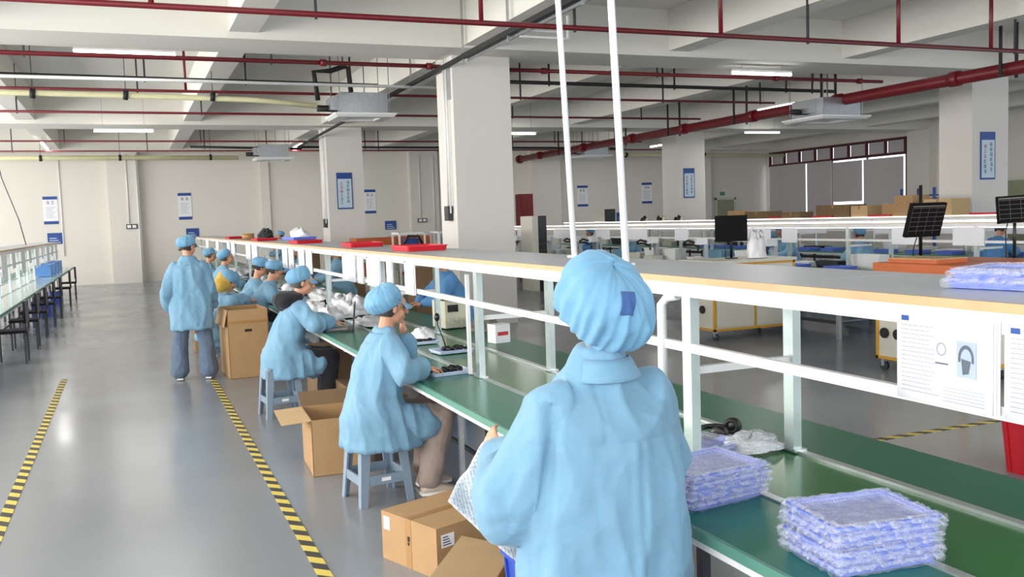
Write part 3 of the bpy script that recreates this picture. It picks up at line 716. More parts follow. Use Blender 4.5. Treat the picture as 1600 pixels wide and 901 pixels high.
def person(label, loc, rz, pose, vox=.008, group=None, trousers='jeans', shoes='shoeb', coatm='coat', seed=1.0, cap=True, capkw=None, hairc='hair', low=-.06, face=True, extra=None, coat_amp=.021, body_vox=None):
    t = T('person', label, 'person', loc, rz, group); W = world_of(t)
    p = {k: (Vector(v) if not isinstance(v, (int, float)) else v) for k, v in pose.items() if k not in ('headrot', 'coat', 'hands', 'skirt', 'sleeve', 'drape')}
    R3 = pose.get('headrot', rot())
    # body: one continuous surface
    b = MB()
    hips = p['hips']; chest = p['chest']; neck = p['neck']; head = p['head']
    b.cap(hips, (hips+chest)/2, .12, .115); b.cap((hips+chest)/2, chest, .11, .115)
    b.cap(p['shL'], p['shR'], .05, .05); b.cap(chest, neck, .08, .05); b.cap(neck, head-R3 @ Vector((.015, 0, .03)), .05, .046)
    head_parts(b, head, R3)
    for S_ in 'LR':
        b.cap(p['sh'+S_], p['el'+S_], .05, .038); b.cap(p['el'+S_], p['wr'+S_], .038, .026)
        hd = pose['hands'][S_]; hand(b, p['wr'+S_], hd[0], hd[1], 1 if S_ == 'R' else -1, hd[2] if len(hd) > 2 else .35)
        b.cap(p['hp'+S_], p['kn'+S_], .08, .055); b.cap(p['kn'+S_], p['an'+S_], .055, .037)
        f = p['an'+S_]; fd = Vector(p['ft'+S_])-f; b.cap(f+Vector((0, 0, -.02)), f+fd*.9+Vector((0, 0, -.02)), .035, .03)
    body = remesh(b, body_vox or vox*.8, 2, 'body'); PL('body', body, M['skin'], t)
    # coat: torso, skirt and sleeves
    c = MB(); 
    for rings in pose['coat']: c.loft(hrings(rings), smooth=True)
    for seg in pose.get('skirt', []): c.cap(*seg)
    for S_ in 'LR':
        sh, el, wr = p['sh'+S_], p['el'+S_], p['wr'+S_]
        sr = pose.get('sleeve', (.066, .068, .054)); c.cap(sh, el, sr[0], sr[1]); e2 = wr-(wr-el).normalized()*.03
        c.cap(el, e2, sr[1], sr[2])
        if S_ in pose.get('drape', ''): c.cap(el+Vector((0, 0, -.04)), el.lerp(e2, .6)+Vector((0, 0, -.05)), sr[1]*.9, sr[2]*.9)
    me = remesh(c, vox, 5, 'coat'); wrinkle(me, coat_amp, seed=seed, extra=extra)
    co = PL('coat', me, M[coatm], t)
    # collar
    nk = chest.lerp(neck, .72); ax = (neck-chest).normalized()
    def fc(u, v):
        a = 2*PI*u; fr_ = max(0, math.cos(a)); r = .080+.032*(1-v)+.003*math.sin(3*a)
        return nk+Vector((math.cos(a)*r*1.02-.004, math.sin(a)*r*1.05, -.022+.062*v-.035*fr_*v))
    col = link('collar', MB().grid(fc, 30, 5, close_u=True).mesh('collar'), M[coatm], co, True); sd = col.modifiers.new('t', 'SOLIDIFY'); sd.thickness = .008
    # trousers and shoes
    g = MB()
    g.cap(p['hpL'], p['hpR'], .095, .095)
    for S_ in 'LR':
        g.cap(p['hp'+S_], p['kn'+S_], .10, .082); g.cap(p['kn'+S_], p['an'+S_]+Vector((0, 0, .03)), .082, p.get('hemr', .075))
    me = remesh(g, max(vox, .01), 4, 'trousers'); wrinkle(me, .009, 9, 4, .004, seed+2); PL('trousers', me, M[trousers], t)
    for S_ in 'LR':
        a = p['an'+S_]; f = Vector(p['ft'+S_]); d = (f-a); d.z = 0; d.normalize(); l = Vector((-d.y, d.x, 0)); base = min(a.z, f.z)-.07 if False else a.z-.08
        rings = []
        for k, (x, wd, h) in enumerate(((-.055, .03, .05), (-.04, .038, .075), (.02, .040, .085), (.08, .044, .066), (.14, .042, .045), (.175, .028, .03), (.185, .01, .015))):
            rings.append([a+d*x+l*wd*math.cos(2*PI*j/14)+Vector((0, 0, base-a.z+h*.5+h*.5*math.sin(2*PI*j/14))) for j in range(14)])
        sh = link('shoe', MB().loft(rings).mesh('shoe'), M[shoes], t, True)
        rs = [[Vector((v.x, v.y, base+zz)) for v in (a+d*x+l*wd*s_ for x, wd, s_ in ((-.06, .03, 1), (.0, .042, 1), (.10, .047, 1), (.17, .035, 1), (.19, 0, 1), (.17, .035, -1), (.10, .047, -1), (.0, .042, -1), (-.06, .03, -1)))] for zz in (0, .018)]
        link('sole', MB().loft(rs, smooth=False).mesh('sole'), M['white'], sh, True)
    # head dressing (authored in the person's frame)
    tt = t
    def loc_children(fn):
        before = set(bpy.data.objects); r = fn(); return r
    keep = W
    global world_of_person
    hc = head
    wt = Matrix.Translation(t.location) @ Matrix.Rotation(rz, 4, 'Z')
    hw = wt @ hc; Rw = wt.to_3x3() @ R3
    hair_part(t, hw, Rw, low=low, col=hairc)
    if face: face_details(t, hw, Rw)
    if cap: cap_part(t, hw, Rw, **(capkw or {}))
    return t

def seated(dx=0, lean=.08, armR=None, armL=None, hz=.60, headrot=None, hands=None, foot=.42, skirt_low=.36, reach=.30, tall=1.0):
    sh_z = hz+.405*tall; 
    return dict(hips=(0, 0, hz-.05), chest=(lean*.7, 0, hz+.30*tall), neck=(lean*1.15, 0, hz+.50*tall), head=(lean*1.3+.03, 0, hz+.635*tall),
        shL=(lean, .155, sh_z), shR=(lean, -.155, sh_z), elL=armL[0], wrL=armL[1], elR=armR[0], wrR=armR[1],
        hpL=(.0, .09, hz-.06), hpR=(.0, -.09, hz-.06), knL=(.42, .12, .50), knR=(.42, -.10, .50), anL=(foot, .12, .09), anR=(foot-.04, -.10, .09),
        ftL=(foot+.14, .13, .04), ftR=(foot+.1, -.1, .04), headrot=headrot or rot(), hands=hands,
        coat=[[(.05, 0, skirt_low, .25, .235), (.05, 0, skirt_low+.06, .245, .23), (.02, 0, hz-.04, .215, .22), (lean*.2-.01, 0, hz+.08, .155, .19), (lean*.6-.01, 0, hz+.26*tall, .14, .185), (lean*.9, 0, hz+.36*tall, .125, .185), (lean, 0, hz+.43*tall, .09, .145), (lean*1.05, 0, hz+.47*tall, .065, .085), (lean*1.1, 0, hz+.50*tall, .055, .062)]],
        skirt=[((.05, .09, hz-.06), (.30, .11, hz-.11), .12, .10), ((.05, -.09, hz-.06), (.30, -.10, hz-.11), .12, .10), ((.1, 0, hz-.09), (.29, 0, hz-.17), .13, .10)])
def standing(H=1.62, armR=None, armL=None, headrot=None, hands=None, hem=.78, lean=.0, wide=1.0, stance=.11, hemr=.08, flare=1.0, headfwd=.03, sleeve=None, drape='', slope=0.0):
    k = H/1.62
    return dict(sleeve=sleeve or (.064, .068, .056), drape=drape, hips=(0, 0, .88*k), chest=(lean*.6, 0, 1.18*k), neck=(lean*.9-.01, 0, 1.36*k), head=(lean+headfwd, 0, 1.495*k),
        shL=(lean*.7-.01, .155*wide-slope*.3, 1.255*k-slope), shR=(lean*.7-.01, -.155*wide+slope*.3, 1.255*k-slope), elL=armL[0], wrL=armL[1], elR=armR[0], wrR=armR[1],
        hpL=(0, .09, .84*k), hpR=(0, -.09, .84*k), knL=(.03, stance, .46*k), knR=(.03, -stance, .46*k), anL=(-.02, stance+.02, .09), anR=(-.02, -stance-.02, .09),
        ftL=(.12, stance+.03, .04), ftR=(.12, -stance-.03, .04), headrot=headrot or rot(), hands=hands, hemr=hemr,
        coat=[[(0, 0, hem, .17*flare, .245*wide*flare), (0, 0, hem+.12, .165*flare, .24*wide*flare), (0, 0, 1.0*k, .15, .225*wide), (lean*.4, 0, 1.15*k, .14, .205*wide), (lean*.6, 0, 1.23*k-slope, .125, .195*wide), (lean*.7, 0, 1.295*k-slope*.8, .095, .15*wide-slope*.3), (lean*.8-.01, 0, 1.335*k-slope*.3, .07, .095*wide-slope*.3), (lean*.8-.01, 0, 1.375*k, .055, .062)]])
D = (0, 0, -1); U = (0, 0, 1)
random.seed(11)
# nearest worker: back to the camera
def seam(x, y, z):
    d = 0.0
    if x < -.02:
        d -= .0035*math.exp(-((z-1.10-.02*y)/.006)**2)
        d -= .016*math.exp(-((y-.195-.10*(1.2-z))/.014)**2)*(z < 1.22)   # crease where the sleeve meets the back
        if z < 1.1: d += .006*math.exp(-((y+.02)/.012)**2)-.004*math.exp(-((y+.045)/.008)**2)
        d -= .003*math.exp(-((y-.06-(z-1.1)*.02)/.007)**2)*(z > 1.1)
    return d
near = person('nearest person in light blue coat, puffy cap with dark blue patch, back to camera', (1.275, 2.42, 0), PI/2, standing(1.60,
    armL=((.05, .285, .92), (.40, .165, .955)), armR=((.10, -.24, .97), (.32, -.12, .93)), headrot=rot(.25, .10, 0), headfwd=.02, sleeve=(.075, .098, .07), drape='L',
    hands=dict(L=((.7, .1, .45), (-.2, .9, .3), .5), R=((.8, .5, 0), U, .4)), hem=.62, wide=1.08, flare=1.0, slope=.045), vox=.008, body_vox=.0065, trousers='blackcloth', seed=3.1,
    capkw=dict(puff=1.30, brim=False, seed=2.2, back=.040, nu=170, nv=56, up=-.052, lowtilt=.5, amp=1.35, tilt=.52, s=1.24), extra=seam, coat_amp=.018, low=-.085)
# second worker: hand raised to the mouth
person('seated person in light blue coat with one hand raised to the mouth', (1.36, 5.66, 0), 0.0, seated(lean=.09,
    armR=((.13, -.25, .835), (.31, -.08, .82)), armL=((.27, .10, .84), (.235, .05, 1.02)), headrot=rot(.10, .14, 0), hz=.58,
    hands=dict(R=((.9, .25, -.1), U, .45), L=((-.12, -.12, .98), (1, .2, .1), .65)), foot=.36), vox=.008, body_vox=.005, trousers='trousers', shoes='shoe', seed=5.0,
    capkw=dict(puff=1.2, brim=True, seed=4.0, back=.05, lowtilt=.3, tilt=.45, up=-.01))
# third worker at the laptop
person('seated person in light blue coat with a black hood, typing on the laptop', (1.27, 8.72, 0), 0.0, seated(lean=.14,
    armR=((.26, -.25, .84), (.44, -.06, .83)), armL=((.26, .24, .84), (.44, .10, .83)), headrot=rot(-.12, .22, 0), hz=.58,
    hands=dict(R=((.95, .1, -.1), U, .3), L=((.95, -.1, -.1), U, .3)), foot=.40), vox=.010, body_vox=.006, trousers='blackcloth', shoes='blackpl' if False else 'shoeb', seed=7.0,
    capkw=dict(puff=1.1, brim=True, seed=6.0, back=.045, lowtilt=.3, tilt=.35, nu=72, nv=18))
hd = MB(); hd.ell((1.27+.10, 8.72, 1.065), (.12, .13, .075)); hd.ell((1.27+.03, 8.72, 1.05), (.10, .15, .09))
hoodp = [o for o in bpy.data.objects if o.name.startswith('person') and 'black hood' in o.get('label', '')][0]
mh = remesh(hd, .012, 2, 'hood'); wrinkle(mh, .008, 9, 9, .003, 3); link('hood', mh, M['blackcloth'], hoodp)
# standing man
person('standing person in light blue coat and grey-blue jeans with back to the camera', (.62, 11.3, 0), PI/2-.15, standing(1.68,
    armL=((-.07, .25, 1.03), (.12, .25, .84)), armR=((.02, -.22, 1.03), (.26, -.22, .84)), headrot=rot(-.75, .25, 0),
    hands=dict(L=((.9, -.2, -.3), (0, 1, .2), .5), R=((.8, .1, -.6), (0, -1, .4), .6)), hem=.60, wide=.95, stance=.14, hemr=.105, flare=1.0), vox=.010, trousers='jeans', seed=9.0,
    capkw=dict(puff=.92, brim=True, seed=8.0, back=.03, nu=72, nv=18))
# workers farther along the bench
def simple_seat(lab, x, y, rz, pitch=.3, hz=.62, seed=1.0, coatm='coat', lean=.14, yaw_=0, puff=1.0, grp=None, vox=.016, hairc='hair'):
    return person(lab, (x, y, 0), rz, seated(lean=lean, armR=((.26, -.25, max(.835, hz+.24)), (.44, -.08, .83)), armL=((.26, .25, max(.835, hz+.24)), (.44, .08, .83)), headrot=rot(yaw_, pitch, 0), hz=hz,
        hands=dict(R=((1, .1, -.1), U, .3), L=((1, -.1, -.1), U, .3))), vox=vox, body_vox=.012, seed=seed, coatm=coatm, trousers='blackcloth', capkw=dict(puff=puff, brim=False, seed=seed, nu=48, nv=12), group=grp, hairc=hairc)
simple_seat('person in mustard hood and blue cap bending over behind the big carton', .90, 12.15, .0, pitch=1.0, hz=.42, seed=12, lean=.16, puff=1.15)
simple_seat('worker whose blue cap shows right of the mustard hood', 1.36, 13.0, -.0, pitch=.75, hz=.55, seed=13, lean=.2, puff=1.05)
simple_seat('worker whose blue cap shows just behind the worker at the laptop', 1.40, 12.3, 0, pitch=.7, hz=.53, seed=14, lean=.24)
simple_seat('worker with face in profile right behind the standing worker', 1.22, 15.4, 0, pitch=.1, hz=.64, seed=15)
simple_seat('seated worker far down the near bench, half hidden', 1.22, 18.5, 0, pitch=.3, hz=.6, seed=16)
def simple_stand(lab, x, y, rz, H=1.6, seed=1.0, pitch=.3, lean=.05, coatm='coat', vox=.016, yaw_=0, capm=True):
    return person(lab, (x, y, 0), rz, standing(H, armL=((.12, .27, 1.02), (.34, .12, .95)), armR=((.12, -.27, 1.02), (.34, -.12, .95)), headrot=rot(yaw_, pitch, 0), lean=lean,
        hands=dict(R=((1, .2, 0), U, .4), L=((1, -.2, 0), U, .4)), hem=.6), vox=vox, body_vox=.012, seed=seed, coatm=coatm, trousers='blackcloth', capkw=dict(puff=1.0, brim=False, seed=seed, nu=48, nv=12), cap=capm)
M['coatdeep'] = fabric_mat('deeper_blue_coat_cloth', (84, 140, 192))
simple_seat('worker in deeper blue coat on the far side of the bench, seen between posts', 3.45, 10.0, PI, pitch=.6, hz=.66, seed=21, coatm='coatdeep', lean=.12)
simple_seat('worker on the far side of the bench looking out under the shelf', 3.35, 15.6, PI, pitch=.2, hz=.66, seed=22, lean=.1)
simple_seat('worker in blue behind the hanging sheets, far side of the bench', 3.35, 19.0, PI, pitch=.5, hz=.62, seed=23, coatm='coatdeep')
simple_stand('standing worker whose cap and black hair show above the shelf', 4.0, 26.5, PI, 1.60, seed=24)
simple_seat('worker seated at the middle lamp-lit line near its far end', 11.9, 22.6, PI, pitch=.4, seed=25, coatm='coatdeep')
simple_seat('second worker at the far end of the middle line, beside the first', 12.0, 20.6, PI, pitch=.4, seed=26)
simple_seat('worker bending over trays at the middle line behind the hanging monitor', 12.0, 14.6, PI, pitch=.8, seed=27, hz=.68, lean=.18)
simple_seat('worker seated between two posts of the middle line in pale blue', 11.9, 12.5, PI*.5, pitch=.3, seed=28, hz=.62)
simple_seat('worker at the farther line right of the hanging monitor', 14.2, 11.9, 0, pitch=.5, seed=29, coatm='coatdeep')
simple_stand('tiny standing worker beyond the farther line in front of the blinds', 16.9, 21.5, PI, 1.68, seed=30)
simple_seat('worker seated at the farther line near the right edge of the picture', 14.2, 10.2, 0, pitch=.5, seed=31, coatm='coatdeep')

# dark blue patch on the nearest cap: a piece of cloth following the cap surface
capo = [c for c in near.children if c.name.startswith('cap')][0]
cv = np.array([tuple(v.co) for v in capo.data.vertices])
from mathutils.bvhtree import BVHTree
bv = BVHTree.FromPolygons([tuple(v) for v in cv], [tuple(p.vertices) for p in capo.data.polygons])
ctr = Vector(cv.mean(axis=0)); cen = Vector((1.30, 2.22, 1.508))
dd_ = (cen-ctr).normalized()
mbp = MB()
def fpatch(u, v):
    a = Vector((1, -.35, 0)).normalized(); b = Vector((.25, .12, 1)).normalized()
    q = cen+a*(u-.5)*.056+b*(v-.5)*.07; d_ = Vector((.30, -.93, .18)).normalized()
    h = bv.ray_cast(q+d_*.3, -d_)
    return (h[0] if h[0] else q)+d_*.0035
mbp.grid(fpatch, 10, 12)
pt = link('cap_patch', mbp.mesh('cap_patch'), M['capdark'], capo); pt['label'] = 'dark blue cloth patch'
sdp = pt.modifiers.new('t', 'SOLIDIFY'); sdp.thickness = .002

# mustard hood around the cap of the bending worker
mh2 = [o for o in bpy.data.objects if 'mustard hood' in o.get('label', '')][0]
hc2 = [c for c in mh2.children if c.name.startswith('cap')][0]
cc = sum((Vector(v.co) for v in hc2.data.vertices), Vector())/len(hc2.data.vertices)
hb = MB(); hb.ell(cc+Vector((-.09, .055, -.085)), (.11, .15, .14)); hb.ell(cc+Vector((-.14, .02, -.12)), (.11, .14, .10))
mm = remesh(hb, .014, 3, 'hood'); wrinkle(mm, .006, 9, 9, .003, 3); link('hood', mm, M['yellowcloth'], mh2)
# ------------------------------------------------------------------ stools
def stool_proto(lab, loc, rz):
    t = T('plastic_stool', lab, 'stool', loc, rz, 'plastic stools'); h = .46
    def sq(a, z, r=.03, n=4):
        pts = []
        for cx, cy, a0 in ((a-r, a-r, 0), (-a+r, a-r, PI/2), (-a+r, -a+r, PI), (a-r, -a+r, PI*1.5)):
            for k in range(n+1): an = a0+PI/2*k/n; pts.append(Vector((cx+r*math.cos(an), cy+r*math.sin(an), z)))
        return pts
    P('seat', MB().loft([sq(.145, h-.035), sq(.15, h-.012), sq(.145, h-.002), sq(.13, h)], smooth=False), M['stool'], t, True)
    for a, b in ((1, 1), (1, -1), (-1, 1), (-1, -1)):
        o0, o1 = .145, .178; wt, wb_ = .065, .045
        def cor(o, z, w_): 
            return [Vector((a*o, b*o, z)), Vector((a*(o-w_), b*o, z)), Vector((a*(o-w_), b*(o-.012), z)), Vector((a*(o-.012), b*(o-.012), z)), Vector((a*(o-.012), b*(o-w_), z)), Vector((a*o, b*(o-w_), z))]
        r = [cor(o1, 0, wb_), cor(o0, h-.03, wt)]
        P('leg', MB().loft(r, smooth=False), M['stool'], t, True)
    for k in range(4):
        R_ = Matrix.Rotation(k*PI/2, 4, 'Z')
        P('stretcher', MB().loft([[R_ @ Vector(v) for v in ((-.13, .150, z0), (.13, .150, z0), (.13, .162, z0), (-.13, .162, z0))] for z0 in (.13, .19)], smooth=False), M['stool'], t, True)
        P('apron', MB().loft([[R_ @ Vector(v) for v in ((-.11, .140-q, z0), (.11, .140-q, z0), (.11, .150-q, z0), (-.11, .150-q, z0))] for z0, q in ((.36, -.006), (.43, 0))], smooth=False), M['stool'], t, True)
    P('sticker', MB().box(-.03, -.166, .150, .03, -.163, .172), M['white'], t, True)
    return t
st = stool_proto('grey-blue plastic stool under the seated worker with raised hand', (1.37, 5.68, 0), .12)
dup(st, (1.22, 8.68, 0), .1, 'grey-blue plastic stool under the worker at the laptop')
for (x, y, l) in ((1.38, 12.3, 'plastic stool behind the laptop worker, mostly hidden'), (1.34, 13.0, 'plastic stool hidden behind the big carton'), (.90, 12.15, 'plastic stool under the worker in the mustard hood'), (1.22, 15.4, 'plastic stool behind the standing worker'), (1.22, 18.5, 'plastic stool far down the near bench')): dup(st, (x, y, 0), .0, l)
for (x, y, l) in ((3.45, 10.0, 'plastic stool on the far side of the near bench, nearest'), (3.35, 15.6, 'second plastic stool on the far side of the near bench'), (3.35, 19.0, 'third plastic stool on the far side of the near bench'),
    (11.9, 22.6, 'plastic stool at the far end of the middle line'), (12.0, 20.6, 'plastic stool next but one to the end of the middle line'), (12.0, 14.6, 'plastic stool behind the hanging monitor'), (11.9, 12.5, 'plastic stool between two posts of the middle line'), (14.2, 11.9, 'plastic stool at the farther line'), (14.2, 10.2, 'plastic stool at the farther line nearest the right edge')): dup(st, (x, y, 0), .0, l)
# empty stools and chairs along the left bench
def chair_simple(lab, x, y, rz):
    t = T('work_chair', lab, 'chair', (x, y, 0), rz, 'dark chairs under the left bench')
    P('seat', MB().box(-.2, -.2, .42, .2, .2, .46), M['blackcloth'], t, True); P('backrest', MB().box(-.2, -.2, .55, -.17, .2, .85), M['blackcloth'], t, True)
    for a, b in ((1, 1), (1, -1), (-1, 1), (-1, -1)): P('leg', MB().bar((a*.17, b*.17, 0), (a*.17, b*.17, .42), .025, .025), M['dark'], t, True)
    for b in (1, -1): P('back_frame', MB().bar((-.19, b*.17, .42), (-.19, b*.17, .6), .02, .02), M['dark'], t, True)
    return t
for k, y in enumerate((14.2, 15.9, 17.5, 19.4, 21.2, 24.5, 27.0)):
    chair_simple(['first', 'second', 'third', 'fourth', 'fifth', 'sixth', 'last'][k]+' dark chair tucked under the left bench, counted from the camera', -1.55, y, PI)
for k, y in enumerate((21.6, 25.0)):
    tag(P('plastic_crate', MB().box(-2.0, y, 0, -1.6, y+.5, .32), M['bluepl']), ['nearer', 'farther'][k]+' blue crate on the floor under the left bench', 'crate')
for k in range(4):
    tag(P('plastic_bin', MB().box(-2.05, 24.0+1.1*k, .758, -1.72, 24.6+1.1*k, 1.02), M['binblue']), ['nearest', 'second', 'third', 'farthest'][k]+' blue bin standing on the left bench', 'bin', 'blue bins on the left bench')

# ------------------------------------------------------------------ cartons
def bm_box_open(a, b, h, th=.006):
    mb = MB(); mb.box(-a/2, -b/2, 0, a/2, b/2, th)
    mb.box(-a/2, -b/2, 0, -a/2+th, b/2, h).box(a/2-th, -b/2, 0, a/2, b/2, h).box(-a/2, -b/2, 0, a/2, -b/2+th, h).box(-a/2, b/2-th, 0, a/2, b/2, h)
    return mb
def flap(t, axis, sgn, a, b, h, ln, ang, m='cartonin'):
    """flap hinged on one top edge; ang 0 = flat outwards, +90 = straight up"""
    c, s_ = math.cos(ang)*ln, math.sin(ang)*ln
    if axis == 'x': p = [(sgn*a/2, -b/2, h), (sgn*a/2, b/2, h), (sgn*(a/2+c), b/2, h+s_), (sgn*(a/2+c), -b/2, h+s_)]
    else: p = [(-a/2, sgn*b/2, h), (a/2, sgn*b/2, h), (a/2, sgn*(b/2+c), h+s_), (-a/2, sgn*(b/2+c), h+s_)]
    mb = MB().add(p, [(0, 1, 2, 3)]); o = P('flap', mb, M[m], t, True); sd = o.modifiers.new('t', 'SOLIDIFY'); sd.thickness = .005; return o
# closed carton, foreground
t = T('cardboard_box', 'closed brown cardboard box on the floor beside the nearest worker', 'box', (1.475, 4.52, 0), .36)
a, b, h = .56, .46, .25
P('carton', MB().box(-a/2, -b/2, 0, a/2, b/2, h), M['carton'], t, True)
P('top_flap', MB().box(-a/2, -b/2, h, a/2, -.002, h+.004), M['carton'], t, True); P('top_flap', MB().box(-a/2, .002, h, a/2, b/2, h+.004), M['carton'], t, True)
P('packing_tape', MB().box(-a/2-.001, -.024, h+.004, a/2+.001, .024, h+.0055).box(-a/2-.0015, -.024, .0, -a/2, .024, h+.004), M['ctape'], t, True)
P('shipping_label', MB().box(-a/2+.03, -b/2-.002, h-.10, -a/2+.11, -b/2, h-.035), M['paper'], t, True)
mb = MB()
for k in range(4): mb.box(-a/2+.038, -b/2-.003, h-.09+k*.013, -a/2+.09-.006*k, -b/2-.0015, h-.084+k*.013)
P('label_print', mb, M['inkd'], t, True)
P('shipping_label', MB().box(-a/2-.002, b/2-.075, h-.09, -a/2, b/2-.02, h-.02), mat('pinkish_label', (226, 206, 206), .6), t, True)
P('printed_mark', MB().box(-a/2-.003, -.010, h-.13, -a/2-.0015, .004, h-.115).box(-a/2-.003, -.014, h-.11, -a/2-.0015, .004, h-.085), M['black'], t, True)
# open carton nearest, only its raised flap in view
t = T('open_cardboard_box', 'open cardboard box with a raised pale flap at the lower edge of the picture', 'box', (1.55, 3.62, 0), math.atan2(.82, .57))
a, b, h = .60, .30, .20
P('carton', bm_box_open(a, b, h), M['carton'], t, True)
flap(t, 'y', 1, a, b, h, .26, .16); flap(t, 'y', -1, a, b, h, .17, -1.1); flap(t, 'x', 1, a, b, h, .12, -1.0, 'carton'); flap(t, 'x', -1, a, b, h, .12, .2, 'carton')
# open carton between the two stools
t = T('open_cardboard_box', 'open cardboard box between the two nearest stools, flap folded out', 'box', (1.30, 6.62, 0), -.05)
a, b, h = .40, .55, .40
P('carton', bm_box_open(a, b, h), M['carton'], t, True)
flap(t, 'x', -1, a, b, h, .20, -.05); flap(t, 'y', 1, a, b, h, .2, .4, 'cartondark'); flap(t, 'x', 1, a, b, h, .2, .7, 'cartondark')
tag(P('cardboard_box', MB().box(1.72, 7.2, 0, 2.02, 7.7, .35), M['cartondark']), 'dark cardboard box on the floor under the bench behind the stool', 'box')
# big carton on a cart beside the standing worker
t = T('large_cardboard_box', 'tall brown cardboard box as high as the bench beside the standing worker', 'box', (1.20, 11.35, 0), .06)
a, b, h = .46, .66, .80
P('carton', bm_box_open(a, b, h, .008), M['carton'], t, True)
P('packing_tape', MB().box(-a/2-.002, -b/2-.002, h-.16, a/2+.002, -b/2, h-.13), M['ctape'], t, True)
P('handle_slot', MB().box(-.04, -b/2-.003, h-.26, .04, -b/2, h-.23), M['black'], t, True)
flap(t, 'y', 1, a, b, h, .22, -1.3, 'carton'); flap(t, 'x', -1, a, b, h, .2, -1.35, 'carton')
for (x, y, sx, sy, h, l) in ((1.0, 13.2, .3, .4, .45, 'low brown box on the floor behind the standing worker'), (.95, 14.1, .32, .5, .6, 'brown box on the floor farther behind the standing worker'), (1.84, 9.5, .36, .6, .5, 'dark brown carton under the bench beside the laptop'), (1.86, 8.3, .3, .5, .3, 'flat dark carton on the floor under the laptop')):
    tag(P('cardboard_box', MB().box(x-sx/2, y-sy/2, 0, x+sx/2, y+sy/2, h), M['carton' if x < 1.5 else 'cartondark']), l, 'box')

# ------------------------------------------------------------------ blue crate behind the nearest worker
def crate(lab, x, y, rz, a, b, h, m='bluepl', ribs=7, stack=1, grp=None):
    t = T('plastic_crate', lab, 'crate', (x, y, 0), rz, grp)
    mb = MB()
    def rr(s_, z): return [Vector((p*a/2*s_, q*b/2*s_, z)) for p, q in ((-1, -1), (1, -1), (1, 1), (-1, 1))]
    mb.loft([rr(.86, 0), rr(.97, h), rr(.93, h), rr(.83, .012)], caps=False, smooth=False); mb.add(rr(.86, 0.001), [(0, 1, 2, 3)]); mb.add(rr(.84, .012), [(0, 1, 2, 3)])
    P('bin_shell', mb, M[m], t, True)
    rm = MB(); rm.loft([rr(.97, h-.025), rr(1.0, h-.025), rr(1.0, h+.005), rr(.93, h+.005), rr(.93, h-.0)], caps=False, smooth=False); P('rim', rm, M[m], t, True)
    for k in range(ribs):
        f = -.85+1.7*k/(ribs-1)
        for sg in (-1, 1):
            P('rib', MB().bar((f*a/2*.86, sg*b/2*.87, .01), (f*a/2*.96, sg*b/2*.975, h-.03), .012, .014), M[m], t, True)
            if k % 2 == 0: P('rib', MB().bar((sg*a/2*.87, f*b/2*.86, .01), (sg*a/2*.975, f*b/2*.96, h-.03), .012, .014), M[m], t, True)
    return t
crate('blue plastic crate on the floor between the nearest worker and the bench', 1.53, 3.00, .0, .58, .42, .50)
cr = crate('red plastic crate on the floor beyond the bench at the right edge', 5.45, 4.05, .1, .6, .45, .4, 'redpl')

# ------------------------------------------------------------------ trays
def rrect(a, b, z, r=.02, n=3, sh=(0, 0)):
    pts = []
    for cx, cy, a0 in ((a-r, b-r, 0), (-a+r, b-r, PI/2), (-a+r, -b+r, PI), (a-r, -b+r, PI*1.5)):
        for k in range(n+1): an = a0+PI/2*k/n; pts.append(Vector((cx+r*math.cos(an)+sh[0], cy+r*math.sin(an)+sh[1], z)))
    return pts
def tray_mesh(a, b, h=.028, wall=.006):
    a /= 2; b /= 2; mb = MB()
    mb.loft([rrect(a*.92, b*.92, 0), rrect(a*.97, b*.97, h-.006), rrect(a, b, h-.006), rrect(a, b, h), rrect(a*.955, b*.95, h), rrect(a*.90, b*.89, .006)], smooth=False)
    return mb
TM = tray_mesh(.34, .27).mesh('tray_shell'); TM.materials.append(M['traypl'])
TM2 = tray_mesh(.30, .22, .024).mesh('tray_shell'); TM2.materials.append(M['traywhite'])
def wrap_mesh(a, b, seed, top, h=.024):
    mb = MB(); n = 44
    def fn(u, v):
        x = (u-.5)*2; y = (v-.5)*2; 
        ex, ey = abs(x), abs(y)
        m_ = max(ex, ey)
        jag = vnoise((x*9+seed, y*9, seed))*.012*(m_ > .88)
        X_ = x*a/2*1.05+jag*1.8; Y_ = y*b/2*1.06+jag*1.8
        rim = math.exp(-((m_-.86)/.07)**2)
        z = h+.002+(.0 if not top else -.014*(m_ < .78)*min(1, (.78-m_)*8+.2))+.004*rim
        if m_ > .92: z -= (m_-.92)*.16
        z += vnoise((x*5, y*5, seed))*.004+(1-2*abs(vnoise((x*9, y*7, seed+4))))*.0025
        return Vector((X_, Y_, z))
    mb.grid(fn, n, n)
    return mb
def wrapped_tray(lab, loc, rz, seed, top=False, grp='wrapped blue trays'):
    t = T('wrapped_tray', lab, 'tray', loc, rz, grp)
    o = bpy.data.objects.new('tray_shell', TM); COL.objects.link(o); o.parent = t
    w_ = P('bubble_wrap', wrap_mesh(.34, .27, seed, top, .028), M['bubble'], t, True)
    mb = MB()
    def skirt(u, v):
        q = u*4; k = int(q) % 4; f = q-int(q)
        cs = [(1, -1), (1, 1), (-1, 1), (-1, -1), (1, -1)]; x = cs[k][0]+(cs[k+1][0]-cs[k][0])*f; y = cs[k][1]+(cs[k+1][1]-cs[k][1])*f
        j = vnoise((x*6+seed, y*6, v*2), 3)*.008+vnoise((x*21+seed, y*21, v*3), 5)*.004
        s_ = 1.02+.02*math.sin(v*PI)
        return Vector((x*.17*s_+j*1.2, y*.135*s_+j*1.2, .002+.027*v+j*.4))
    mb.grid(skirt, 96, 6, close_u=True)
    P('bubble_wrap', mb, M['bubbleside'], t, True)
    return t
